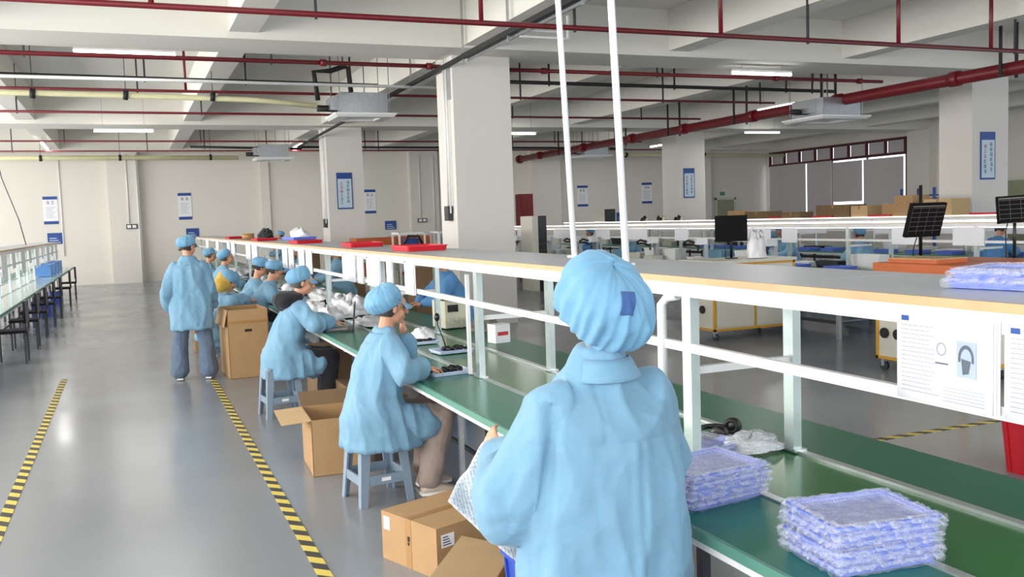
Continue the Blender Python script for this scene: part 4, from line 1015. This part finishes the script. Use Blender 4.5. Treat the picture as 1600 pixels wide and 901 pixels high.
def stack(x, y, z, n, rz, seed, pos, pitch=.0225):
    names = ['bottom', 'second', 'third', 'fourth', 'fifth', 'sixth', 'seventh', 'eighth']
    for k in range(n):
        nm = 'topmost' if k == n-1 else names[k]
        wrapped_tray(f'{nm} bubble-wrapped blue tray of the {pos} stack' + ('' if k == n-1 or k == 0 else ' counted from below'), (x+random.uniform(-.006, .006), y+random.uniform(-.006, .006), z+pitch*k), rz+random.uniform(-.05, .05), seed+k*3.7, k == n-1)
random.seed(5)
stack(1.885, 2.015, .752, 6, -.12, 1.0, 'right-hand')
stack(1.83, 2.70, .752, 5, .12, 40.0, 'left-hand')
wrapped_tray('single bubble-wrapped tray leaning behind the left-hand stack', (2.14, 3.22, .762), .3, 77, True)
wrapped_tray('bubble-wrapped blue tray lying on the shelf at the right edge', (2.40, 1.92, 1.502), .2, 90, True)
wrapped_tray('second bubble-wrapped blue tray on the shelf at the right edge, on top', (2.4, 1.92, 1.527), .35, 95, True)
# headphone and wrapped bundle beyond the stack
def headphone(lab, x, y, z, rz, s=1.0, tilt=0.0):
    t = T('headphone', lab, 'headphone', (x, y, z), rz)
    pts = [(.085*s*math.cos(a), .078*s*math.sin(a), .022*s+.01*math.sin(a)) for a in [PI*k/14 for k in range(15)]]
    P('headband', MB().tube(pts, [.011*s]*15, 8), M['blackpl'], t, True)
    for sg in (-1, 1):
        P('ear_cup', MB().loft([[Vector((sg*(.088*s-k_*.03*s), -.022*s+r_*math.cos(q*PI/8)*s, .034*s+r_*math.sin(q*PI/8)*s)) for q in range(16)] for k_, r_ in ((-.15, .018), (.0, .032), (.6, .033), (1.0, .026))]), M['blackpl'], t, True)
        P('ear_cushion', MB().tube([(sg*.060*s, -.022*s+.024*s*math.cos(q*PI/7), .034*s+.024*s*math.sin(q*PI/7)) for q in range(15)], .009*s, 8), M['black'], t, True)
    return t
headphone('black headphone lying on the bench beside the wrapped bundle', 2.36, 3.36, .752, .6, 1.15)
def lump(name, lab, cat, x, y, z, rx, ry, rz_, m, seed, n=28, grp=None, rough=.35):
    mb = MB()
    def fn(u, v):
        a = 2*PI*u; t_ = v*PI*.5; r = 1+rough*vnoise((math.cos(a)*2.5, math.sin(a)*2.5, v*3), seed)+rough*.4*(1-2*abs(vnoise((math.cos(a)*6, math.sin(a)*6, v*6), seed+2)))
        return Vector((x+rx*math.cos(t_)**.8*math.cos(a)*r, y+ry*math.cos(t_)**.8*math.sin(a)*r, z+rz_*max(0, math.sin(t_)*r)))
    mb.grid(fn, n, 12, close_u=True); return tag(P(name, mb, m), lab, cat, grp)
lump('bubble_wrap_bundle', 'white bundle of bubble wrap beside the black headphone', 'bubble wrap', 2.36, 3.14, .757, .12, .09, .055, M['bubble2'], 3)
# bubble-wrap sheet held by the nearest worker
t = T('bubble_wrap_sheet', 'sheet of bubble wrap held by the nearest worker', 'bubble wrap', (1.05, 2.8, .85))
c00, c10, c01, c11 = Vector((.905, 2.80, .845)), Vector((1.19, 2.72, .57)), Vector((1.10, 2.93, 1.01)), Vector((1.36, 2.86, .80))
def fsh(u, v):
    p = c00*(1-u)*(1-v)+c10*u*(1-v)+c01*(1-u)*v+c11*u*v
    return p+Vector((0, -.04, -.02))*math.sin(u*PI)*(1-v*.5)+Vector((0, 1, .2))*vnoise((u*4, v*4, 1), 2)*.02
o = P('sheet', MB().grid(fsh, 30, 30), M['bubble2'], t); sd = o.modifiers.new('t', 'SOLIDIFY'); sd.thickness = .004

# trays with black headphones around the second worker
def part_tray(lab, x, y, rz, seed, z=.752, load='headphones'):
    t = T('parts_tray', lab, 'tray', (x, y, z), rz)
    o = bpy.data.objects.new('tray_shell', TM2); COL.objects.link(o); o.parent = t
    return t
def tray_load(lab, x, y, z, seed, n=5, s=.8):
    random.seed(seed)
    mbx = None
    for k in range(n):
        a = random.uniform(0, PI); px, py = x+random.uniform(-.085, .085), y+random.uniform(-.05, .05)
        mb = MB()
        for sg in (-1, 1): mb.ell((px+sg*.03*math.cos(a), py+sg*.03*math.sin(a), z+.018), (.026, .022, .017), None, 10, 6)
        mb.tube([(px+.03*math.cos(a+q*PI/6), py+.03*math.sin(a+q*PI/6), z+.02+.012*math.sin(q*PI/6)) for q in range(7)], .007, 6)
        tag(P('earpiece', mb, M['blackpl']), lab, 'earpiece', lab+' group')
part_tray('pale blue tray of black parts in front of the worker with raised hand', 1.87, 5.70, .12, 1); tray_load('black earpiece lying in the tray nearest the worker with raised hand', 1.87, 5.70, .758, 1)
part_tray('pale blue tray on the belt behind the first parts tray', 2.22, 6.62, .1, 2); tray_load('black earpiece in the tray on the belt', 2.22, 6.62, .758, 2)
part_tray('pale blue tray half hidden behind the raised hand', 2.15, 7.25, .05, 3); tray_load('black earpiece in the tray behind the raised hand', 2.15, 7.25, .758, 3, 3)
lump('white_cloth', 'crumpled white bag in the tray behind the raised hand', 'bag', 2.2, 7.3, .78, .10, .07, .08, M['bag'], 8)
# gooseneck lamp/microphone
t = T('gooseneck_microphone', 'thin black gooseneck microphone standing in the belt tray', 'microphone', (2.2, 6.70, .76))
P('base', MB().tube([(2.2, 6.70, .762), (2.2, 6.70, .785)], [.04, .03], 14), M['blackpl'], t)
P('gooseneck', MB().tube([(2.2, 6.70, .78), (2.18, 6.71, .86), (2.15, 6.73, .95), (2.15, 6.74, 1.0)], .005, 6), M['blackpl'], t)
P('microphone_head', MB().ell((2.15, 6.74, 1.01), (.022, .022, .032)), M['blackpl'], t)
# oscilloscope-like instrument
t = T('test_instrument', 'beige test instrument with a dark display behind the parts trays', 'instrument', (2.72, 8.0, .752), .12)
P('housing', MB().box(-.10, -.02, .012, .12, .26, .26), M['beige'], t, True); P('display', MB().box(-.075, -.026, .16, .03, -.019, .225), M['screen'], t, True)
for k in range(5): P('knob', MB().tube([(-.07+.04*k, -.02, .09-.03*(k % 2)), (-.07+.04*k, -.045, .09-.03*(k % 2))], .014, 10), M['beige'], t, True)
for a in (-.08, .1):
    for b in (0, .24): P('foot', MB().tube([(a, b, 0), (a, b, .013)], .012, 8), M['black'], t, True)
P('handle', MB().tube([(-.06, .1, .26), (-.06, .1, .285), (.08, .1, .285), (.08, .1, .26)], .008, 6), M['black'], t, True)
lump('dark_parts_pile', 'pile of grey parts beside the beige test instrument', 'parts', 2.9, 7.75, .752, .12, .12, .09, mat('grey_parts', (118, 112, 106), .6, var=.2, vscale=30), 12, rough=.5)
# laptop
t = T('laptop', 'open black laptop on the bench in front of the third worker', 'laptop', (1.80, 8.62, .752), -.25)
P('keyboard_base', MB().box(-.13, -.17, 0, .11, .17, .018), M['blackpl'], t, True); P('keyboard', MB().box(-.11, -.15, .018, .06, .15, .021), mat('keyboard_grey', (150, 146, 144), .5), t, True)
sc_ = MB().loft([[Vector((.11+dx+z*.10, s_*.17, .012+z)) for dx, s_ in ((0, -1), (.01, -1), (.01, 1), (0, 1))] for z in (0, .24)], smooth=False); P('screen_lid', sc_, M['blackpl'], t, True)
P('screen', MB().add([(.109+.02*.1, -.155, .032), (.109+.02*.1, .155, .032), (.109+.225*.1, .155, .235), (.109+.225*.1, -.155, .235)], [(0, 1, 2, 3)]), mat('screen_glow', (190, 200, 205), .2, emit=.3), t, True)
# clutter of white bags, trays and parts on the bench between the laptop and the far end
random.seed(21)
wl = ['crumpled white bag on the bench just left of the laptop', 'white bag heap on the belt behind the laptop', 'white plastic bag between the laptop and the next worker', 'white bag pile against the posts behind the laptop', 'small white bag on the belt in front of the brown cartons', 'white bag at the feet of the second post from the laptop', 'pale bag heaped beside the leaning worker', 'white bag behind the leaning worker', 'white bag near the standing worker', 'white heap at the far bench end', 'last white heap far down the bench']
for k, (x, y, r, h) in enumerate(((1.86, 9.5, .16, .16), (2.2, 9.9, .22, .25), (1.85, 10.3, .17, .18), (2.3, 10.8, .2, .2), (2.15, 8.9, .16, .1), (2.3, 11.9, .2, .2), (1.9, 12.4, .17, .14), (2.2, 13.6, .22, .2), (1.9, 14.8, .18, .2), (2.2, 17, .25, .22), (2.1, 20, .3, .22))):
    lump('white_bag', wl[k], 'bag', x, y, .757, r*.85, r*1.1, h*.62, M['bag'], 30+k, rough=.6)
for k, (x, y) in enumerate(((2.15, 9.15), (2.2, 11.3), (1.85, 13.3), (2.2, 14.5), (1.85, 16.5), (2.2, 19), (1.87, 21.5))):
    part_tray(['nearest', 'second', 'third', 'fourth', 'fifth', 'sixth', 'last'][k]+' pale blue tray on the bench beyond the laptop', x, y, .1*k, k)
    tag(lump('dark_parts', ['nearest', 'second', 'third', 'fourth', 'fifth', 'sixth', 'last'][k]+' dark heap of parts in a tray beyond the laptop', 'parts', x, y, .766, .10, .08, .05, M['blackpl'], 60+k, 18, rough=.5), ['nearest', 'second', 'third', 'fourth', 'fifth', 'sixth', 'last'][k]+' dark heap of parts in a tray beyond the laptop', 'parts')
headphone('large black headphone standing up behind the third tray', 1.9, 15.0, .96, 0, 1.6)
# red trays and goods on the shelf of the near bench
def red_tray(lab, x, y, rz, a=.36, b=.56, m='redpl', z=1.502):
    t = T('red_tray', lab, 'tray', (x, y, z), rz, 'red trays on the near shelf')
    P('tray_shell', tray_mesh(a, b, .045).mesh and tray_mesh(a, b, .045), M[m], t, True); return t
red_tray('red tray on the shelf nearest the large column', 2.30, 7.65, .0)
red_tray('red tray on the shelf in front of the middle column', 2.30, 9.75, -.05, b=.66)
red_tray('red tray on the shelf holding the lavender tray', 2.25, 12.9, 0, b=.8)
red_tray('red tray on the shelf holding black cloth', 2.2, 16.7, 0, b=.9)
red_tray('farthest red tray on the shelf above the standing worker', 2.2, 21.5, 0, b=1.0)
t = T('lavender_tray', 'lavender tray lying on a red tray on the shelf', 'tray', (2.22, 13.2, 1.55), .05); P('tray_shell', tray_mesh(.34, .8, .04), M['traypl'], t, True)
lump('white_bag', 'pale bag peak on the lavender tray on the shelf', 'bag', 2.25, 13.3, 1.575, .12, .22, .12, M['bag'], 90)
lump('black_cloth', 'black cloth heap on the red tray on the shelf', 'cloth', 2.22, 16.6, 1.55, .12, .25, .14, M['blackcloth'], 92)
tag(P('tape_roll', MB().tube([(2.2, 19.0, 1.502), (2.2, 19.0, 1.62)], .12, 20), M['ctape']), 'roll of brown tape standing on the far shelf', 'tape')
# blocks of cartons seen through the frame far on the other side
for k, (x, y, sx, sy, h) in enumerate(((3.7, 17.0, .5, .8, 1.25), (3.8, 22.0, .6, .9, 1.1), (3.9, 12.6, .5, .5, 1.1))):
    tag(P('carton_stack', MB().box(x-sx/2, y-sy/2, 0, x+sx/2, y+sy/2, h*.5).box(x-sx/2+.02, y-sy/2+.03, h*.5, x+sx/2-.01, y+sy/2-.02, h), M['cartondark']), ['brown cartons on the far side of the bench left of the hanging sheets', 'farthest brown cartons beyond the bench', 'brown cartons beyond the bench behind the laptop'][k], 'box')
# ------------------------------------------------------------------ wheeled cabinets and tables beyond the bench
def wheeled_cabinet(lab, x0, y0, x1, y1, top=1.15, z0=.13, topm='orange', ports=True, col='yellow'):
    cx, cy = (x0+x1)/2, (y0+y1)/2; a, b = (x1-x0)/2, (y1-y0)/2
    t = T('wheeled_cabinet', lab, 'cabinet', (cx, cy, 0))
    P('cabinet_body', MB().box(-a+.015, -b+.015, z0+.02, a-.015, b-.015, top-.05), M['panel'], t, True)
    fr = MB(); w_ = .03
    for p in (-1, 1):
        for q in (-1, 1): fr.cbox((p*(a-w_/2), q*(b-w_/2), (z0+top-.04)/2), (w_, w_, top-.04-z0))
    for z in (z0+.015, top-.055):
        for q in (-1, 1): fr.cbox((0, q*(b-w_/2), z), (2*a, w_, w_)); fr.cbox((q*(a-w_/2), 0, z), (w_, 2*b, w_))
    fr.cbox((0, -b+.012, (z0+top)/2), (w_*.8, .03, top-z0-.06))
    P('yellow_frame', fr, M[col], t, True)
    P('cabinet_top', MB().box(-a-.02, -b-.02, top-(.04 if topm != 'orange' else .17), a+.02, b+.02, top), M[topm], t, True)
    for k, (u0, u1) in enumerate(((-a+.04, -.02), (.02, a-.04))):
        d = P('door', MB().box(u0, -b+.0, z0+.05, u1, -b+.016, top-.1), M['panel'], t, True)
        P('handle', MB().box(u1-.06 if k == 0 else u0+.04, -b-.012, .6, u1-.045 if k == 0 else u0+.055, -b, .7), M['dark'], d, True)
    if ports:
        for q in ((-.12, .12) if a > b else (b-.12, b-.30)): P('port', MB().tube([(-a+.01, q, z0+.28), (-a-.012, q, z0+.28)], .055, 14), M['black'], t, True)
    for p in (-1, 1):
        for q in (-1, 1):
            c = P('caster', MB().tube([(p*(a-.06)-.02, q*(b-.06), .052), (p*(a-.06)+.02, q*(b-.06), .052)], .05, 14), M['dark'], t, True)
            P('fork', MB().box(p*(a-.06)-.028, q*(b-.06)-.02, .05, p*(a-.06)+.028, q*(b-.06)+.02, z0+.005), M['galv'], c, True)
    P('cable', MB().tube([(-a+.05, -b-.01, top-.1), (-a+.15, -b-.03, .85), (-.1, -b-.03, .8), (.05, -b-.02, .9), (.1, -b-.01, top-.08)], .008, 6), M['black'], t, True)
    return t
c1 = wheeled_cabinet('ivory and yellow wheeled cabinet seen under the shelf behind the nearest worker', 7.2, 10.35, 8.55, 11.15, 1.08, topm='panel')
c2 = wheeled_cabinet('yellow framed wheeled cabinet with orange top left of the hanging white sheets', 7.3, 6.42, 7.9, 7.55, 1.15)
c3 = wheeled_cabinet('orange topped cabinet beside the right edge, next to the first orange one', 7.98, 6.5, 8.6, 7.5, 1.15)
t = T('product_label', 'pale printed label on the front of the orange topped cabinet', 'label', (7.42, 6.40, 1.08)); P('label', MB().box(7.38, 6.388, 1.05, 7.48, 6.397, 1.10), M['paper'], t)
t = T('orange_box', 'flat orange box lying on the yellow framed cabinet', 'box', (7.6, 7.15, 1.151), .05)
P('box_shell', MB().box(-.22, -.3, 0, .22, .3, .04), M['orange'], t, True); P('lid_lip', MB().box(-.225, -.305, .04, .225, .305, .05), M['cartonin'], t, True)
# monitor on a pole, tilted
def monitor(lab, base, px, h0, h1, mc, w_, hh, rz, rol, lines, m='blackpl', pit=-.10):
    t = T('monitor_stand', lab, 'monitor', base, rz)
    P('pole', MB().tube([(0, 0, 0), (0, 0, h1)], .018, 8), M['blackpl'], t, True)
    P('pole_base', MB().tube([(0, 0, 0), (0, 0, .012)], .09, 14), M['blackpl'], t, True)
    R_ = Matrix.Translation(Vector((0, -.06, mc))) @ Matrix.Rotation(rol, 4, 'Y') @ Matrix.Rotation(pit, 4, 'X')
    mo = P('monitor_case', MB().box(-w_/2, -.02, -hh/2, w_/2, .02, hh/2, R_), M[m], t, True)
    P('bracket', MB().tube([(0, 0, mc), (0, -.05, mc)], .03, 8), M['blackpl'], t, True)
    if lines:
        P('screen', MB().box(-w_/2+.015, -.022, -hh/2+.02, w_/2-.015, -.02, hh/2-.015, R_), M['mattblack'], mo, True)
        ln = MB()
        for k in range(6): ln.box(-w_/2+.02, -.0235, hh/2-.05-k*.05, w_/2-.02, -.022, hh/2-.047-k*.05, R_)
        ln.box(-w_/2+.02, -.0235, hh/2-.035, w_/2-.02, -.022, hh/2-.022, R_)
        for k in range(4): ln.box(-w_/2+.02+k*.11, -.0235, -hh/2+.03, -w_/2+.022+k*.11, -.022, hh/2-.04, R_)
        P('screen_table', ln, mat('screen_lines', (120, 112, 108), .4), mo, True)
    P('cable', MB().tube([(-.08, -.03, mc-hh/2), (-.09, .0, mc-hh/2-.1), (-.08, .02, .1), (-.08, .02, 0.006)], .006, 6), M['blackpl'], t, True)
    return t
monitor('tilted monitor with a table on its screen on a black pole above the orange cabinet', (7.86, 7.48, 1.152), 0, 0, .80, .43, .47, .37, -.05, .0, True, 'mattblack', .30)
monitor('black monitor seen from behind above the ivory cabinet', (7.78, 10.75, 1.082), 0, 0, .45, .42, .44, .36, -.62, 0, False, 'mattblack')
monitor('monitor cut off by the right edge of the picture above the lamp strips', (9.05, 7.3, 1.0), 0, 0, .75, .66, .40, .30, -.62, -.04, True, 'mattblack')
wheeled_cabinet('pale cabinet under the monitor at the right edge', 8.75, 6.9, 9.45, 7.7, .998, topm='panel', ports=False)
lump('white_bag', 'white plastic bag hanging beside the black monitor above the ivory cabinet', 'bag', 8.02, 10.5, 1.09, .13, .10, .32, M['bag'], 70, rough=.3)
# steel table
t = T('steel_table', 'steel table with a lower shelf on the floor behind the bench', 'table', (9.2, 10.3, 0))
P('table_top', MB().box(8.55, 9.5, .78, 9.8, 11.9, .82), M['galv'], t)
for x in (8.6, 9.75):
    for y in (9.55, 11.85): P('leg', MB().box(x-.025, y-.025, 0, x+.025, y+.025, .78), M['galv'], t)
P('lower_shelf', MB().box(8.6, 9.6, .22, 9.75, 11.8, .24), mat('blue_grey_glass', (120, 140, 150), .2), t)
for x in (8.6, 9.75): P('side_rail', MB().box(x-.015, 9.55, .2, x+.015, 11.85, .24), M['dark'], t)
# small machines on the middle line
def machine(lab, x, y, z=.752, s=1.0, seed=0):
    t = T('assembly_machine', lab, 'machine', (x, y, z), 0, 'small machines on the lamp-lit lines')
    P('machine_base', MB().box(-.14*s, -.16*s, 0, .14*s, .16*s, .10*s), M['panel'], t, True)
    P('column', MB().box(.04*s, -.05*s, .10*s, .12*s, .05*s, .46*s), M['galv'], t, True)
    P('head', MB().box(-.12*s, -.06*s, .36*s, .10*s, .06*s, .48*s), M['white'], t, True)
    P('spindle', MB().tube([(-.07*s, 0, .36*s), (-.07*s, 0, .22*s)], .02*s, 8), M['dark'], t, True)
    P('hose', MB().tube([(-.12*s, .05*s, .40*s), (-.25*s, .09*s, .44*s), (-.30*s, .15*s, .40*s), (-.26*s, .2*s, .36*s), (-.1*s, .2*s, .36*s), (.0, .12*s, .3*s)], .022*s, 8), M['blackpl'], t, True)
    return t
m0 = machine('small white machine with a black hose on the middle line, nearest of its kind', 10.3, 13.1)
for k, (x, y) in enumerate(((10.3, 15.2), (10.3, 17.0), (10.26, 19.65), (10.3, 20.6), (10.3, 22.4), (10.3, 24.3), (10.3, 26.2))):
    dup(m0, (x, y, .752), .3*((k % 3)-1), ['second', 'third', 'fourth', 'fifth', 'sixth', 'seventh', 'last'][k]+' small white machine with a black hose on the middle line')
# lavender trays along the lines
k = 0
def plain_tray(lab, x, y, z, rz, grp, a=.34, b=.42):
    t = T('parts_tray', lab, 'tray', (x, y, z), rz, grp)
    P('tray_shell', tray_mesh(a, b, .07), M['traypl'], t, True)
    return t
p0 = plain_tray('lavender tray on the farther line, first from the right edge', 14.8, 9.2, .752, 0, 'lavender trays on the farther line')
ordn = ['second', 'third', 'fourth', 'fifth', 'sixth', 'seventh', 'eighth', 'ninth', 'tenth', 'eleventh', 'twelfth', 'thirteenth', 'fourteenth', 'fifteenth', 'sixteenth']
for k in range(15): dup(p0, (14.8+.05*(k % 2), 10.1+.82*k, .752), .04*((k % 3)-1), f'lavender tray on the farther line, {ordn[k]} from the right edge')
p1 = plain_tray('lavender tray on the middle line, first from the right edge', 10.3, 8.4, .752, 0, 'lavender trays on the middle line')
for k in range(6): dup(p1, (10.3, 9.3+1.05*k, .752), .05, f'lavender tray on the middle line, {ordn[k]} from the right edge')
# goods on the top shelves
def carton(lab, x, y, z, sx, sy, h, m='carton', rz=0):
    t = T('cardboard_box', lab, 'box', (x, y, z), rz)
    P('carton', MB().box(-sx/2, -sy/2, 0, sx/2, sy/2, h), M[m], t, True); P('packing_tape', MB().box(-sx/2-.002, -.03, h-.08, sx/2+.002, .03, h+.002), M['ctape'], t, True); return t
ZS = 1.502
carton('wide dark cardboard box on the farther shelf in front of the blinds', 15.3, 16.9, ZS, .5, 1.1, .30, 'cartondark')
carton('pinkish lit cardboard box end on the farther shelf beside the dark one', 15.25, 16.0, ZS, .5, .5, .26, 'cartonin')
carton('brown cardboard box on the farther shelf left of the hanging monitor', 15.3, 14.95, ZS, .5, .85, .28, 'carton')
carton('brown cardboard box stacked on top of the one left of the hanging monitor', 15.3, 14.8, ZS+.284, .45, .5, .16, 'carton')
carton('brown cardboard box just behind the hanging monitor', 15.3, 13.9, ZS, .5, .7, .34, 'cartonin')
carton('low dark brown case on the farther shelf near the olive door', 15.2, 19.6, ZS, .45, .95, .2, 'cartondark')
carton('small yellow-brown box on the farther shelf left of the dark case', 15.2, 20.7, ZS, .35, .4, .24, 'carton')
carton('flat dark box on the farther shelf behind the small blue cap', 15.2, 18.3, ZS, .4, .7, .16, 'cartondark')
for k, (y, b) in enumerate(((19.0, .6), (17.2, .7), (15.4, .65), (12.8, .6))):
    rt = T('red_tray', ['red tray on the farther shelf below the dark brown case', 'red tray on the farther shelf below the wide dark box', 'red tray on the farther shelf left of the hanging monitor', 'red tray on the farther shelf right of the hanging monitor'][k], 'tray', (14.85 if False else 15.02+.0, y, ZS), 0, 'red trays on the farther shelf')
    P('tray_shell', tray_mesh(.08, b, .05), M['redpl'], rt, True)
t = T('equipment_case', 'grey equipment case with black side standing on the lamp-lit shelf', 'case', (15.2, 28.2, ZS), 0)
P('case_body', MB().box(-.2, -.35, 0, .2, .35, .44), M['panel'], t, True); P('black_side', MB().box(-.2, -.38, 0, .2, -.35, .44), M['blackpl'], t, True)
# small parts on the far shelf near the column
for k in range(9):
    y = 19.4+.33*k+4
    tag(lump('small_part', 'small dark part standing on the farther shelf in front of the far column', 'part', 15.2+.1*(k % 3), y, ZS, .06, .07, .10+.05*(k % 2), M['blackpl'] if k % 3 else M['beige'], 200+k, 10, rough=.3), 'small dark part standing on the farther shelf in front of the far column', 'part', 'small parts on the farther shelf')
# tall rack cabinets at the near end
t = T('server_rack', 'white and black tall rack beside the dark red cabinet', 'rack', (9.0, 20.3, 0))
P('white_side', MB().box(8.83, 20.0, 0, 8.98, 20.7, 1.78), M['panel'], t); P('black_front', MB().box(8.985, 20.0, 0, 9.2, 20.7, 1.78), M['blackpl'], t)
mb = MB()
for k in range(9): mb.box(9.01, 19.985, .3+k*.16, 9.18, 19.999, .34+k*.16)
P('rack_unit', mb, M['dark'], t)
t = T('fire_cabinet', 'dark red tall cabinet beside the large column', 'cabinet', (13.5, 31.2, 0))
P('cabinet_body', MB().box(13.26, 31.0, 0, 13.75, 31.5, 2.61), M['redcab'], t); P('door', MB().box(13.28, 30.985, .1, 13.73, 31.0, 2.55), M['redcab'], t)
P('handle', MB().box(13.66, 30.965, 1.2, 13.69, 30.985, 1.4), M['dark'], t)
# blue steel rack
t = T('blue_steel_rack', 'blue steel shelving rack behind the hanging monitor', 'rack', (19.9, 18.6, 0))
for x, y in ((19.5, 19.2), (19.5, 18.1), (20.1, 19.2), (20.1, 18.1)): P('upright', MB().box(x-.03, y-.03, 0, x+.03, y+.03, 2.18), M['blue'], t)
for z in (.5, 1.1, 1.7, 2.0): P('shelf', MB().box(19.5, 18.13, z-.04, 20.1, 19.17, z), M['blue'], t)
for k in range(3): tag(P('cardboard_box', MB().box(19.55, 18.2+.32*k, 1.702, 20.05, 18.46+.32*k, 1.92), M['carton' if k != 1 else 'panel']), ['right', 'middle', 'left'][k]+' box on the upper level of the blue steel rack', 'box', 'boxes on the blue rack')
# equipment beyond the bench between the columns
def orange_machine(lab, x, y):
    t = T('workstation_cabinet', lab, 'cabinet', (x, y, 0))
    P('cabinet_body', MB().box(-.45, -.35, .1, .45, .35, 1.1), M['beige'], t, True); P('cabinet_top', MB().box(-.5, -.4, 1.1, .5, .4, 1.38), M['orange'], t, True)
    for k in (-.2, .2): P('knob', MB().tube([(k, -.36, .95), (k, -.40, .95)], .05, 10), M['black'], t, True)
    P('lower_panel', MB().box(-.4, -.365, .4, .4, -.35, .8), M['orange'], t, True)
    for p in (-.35, .35):
        for q in (-.25, .25): P('foot', MB().tube([(p, q, 0), (p, q, .1)], .04, 8), M['dark'], t, True)
    return t
o1 = orange_machine('orange topped workstation between the two nearer columns, left one', 5.55, 22.3)
dup(o1, (6.75, 23.2, 0), 0, 'orange topped workstation between the two nearer columns, right one')
def frame_machine(lab, x, y):
    t = T('frame_machine', lab, 'machine', (x, y, 0))
    for p in (-.3, .3):
        for q in (-.3, .3): P('post', MB().box(p-.02, q-.02, 0, p+.02, q+.02, 1.5), M['white'], t, True)
    P('top_frame', MB().box(-.32, -.32, 1.46, .32, .32, 1.5), M['white'], t, True); P('machine_body', MB().box(-.26, -.26, .6, .26, .26, 1.15), M['galv'], t, True)
    P('control_head', MB().box(-.1, -.2, 1.15, .18, .1, 1.36), M['blue'], t, True)
    P('hose', MB().tube([(-.2, -.3, 1.2), (-.1, -.34, 1.42), (.15, -.34, 1.4), (.25, -.3, 1.2)], .03, 8), M['black'], t, True)
    return t
f1 = frame_machine('white framed machine just left of the large column', 6.9, 20.6)
dup(f1, (6.05, 20.9, 0), 0, 'white framed machine next to the orange workstations'); dup(f1, (7.6, 20.2, 0), 0, 'white framed machine half hidden by the large column')
t = T('printed_carton', 'white carton with a pink print on the belt side beyond the bench', 'box', (2.72, 6.9, .752), .2)
P('carton', MB().box(-.07, -.06, 0, .07, .06, .15), M['white'], t, True); P('pink_print', MB().box(-.05, -.062, .06, .05, -.06, .09), M['redink'], t, True)

# pale clutter on the two lit lines: component bins and folded cloths
random.seed(77)
for ln, (xa, y0, y1, n) in (('middle line', (10.7, 6.5, 27, 26)), ('farther line', (15.25, 8, 29, 26))):
    for k in range(n):
        y = y0+(y1-y0)*k/n; h = random.choice((.08, .12, .18, .24)); m = random.choice(('white', 'pale', 'panel', 'coat', 'white', 'dark'))
        b = MB(); x = xa+random.uniform(-.08, .08); sx, sy = random.uniform(.1, .18), random.uniform(.18, .34); z = .752
        b.loft([[Vector((x+p*sx*s_, y+q*sy*s_, zz)) for p, q in ((-1, -1), (1, -1), (1, 1), (-1, 1))] for s_, zz in ((.85, z), (1, z+h), (.92, z+h), (.8, z+.02))], smooth=False)
        tag(P('component_bin', b, M[m]), f'open component bin among the small machines on the {ln}', 'bin', f'component bins on the {ln}')
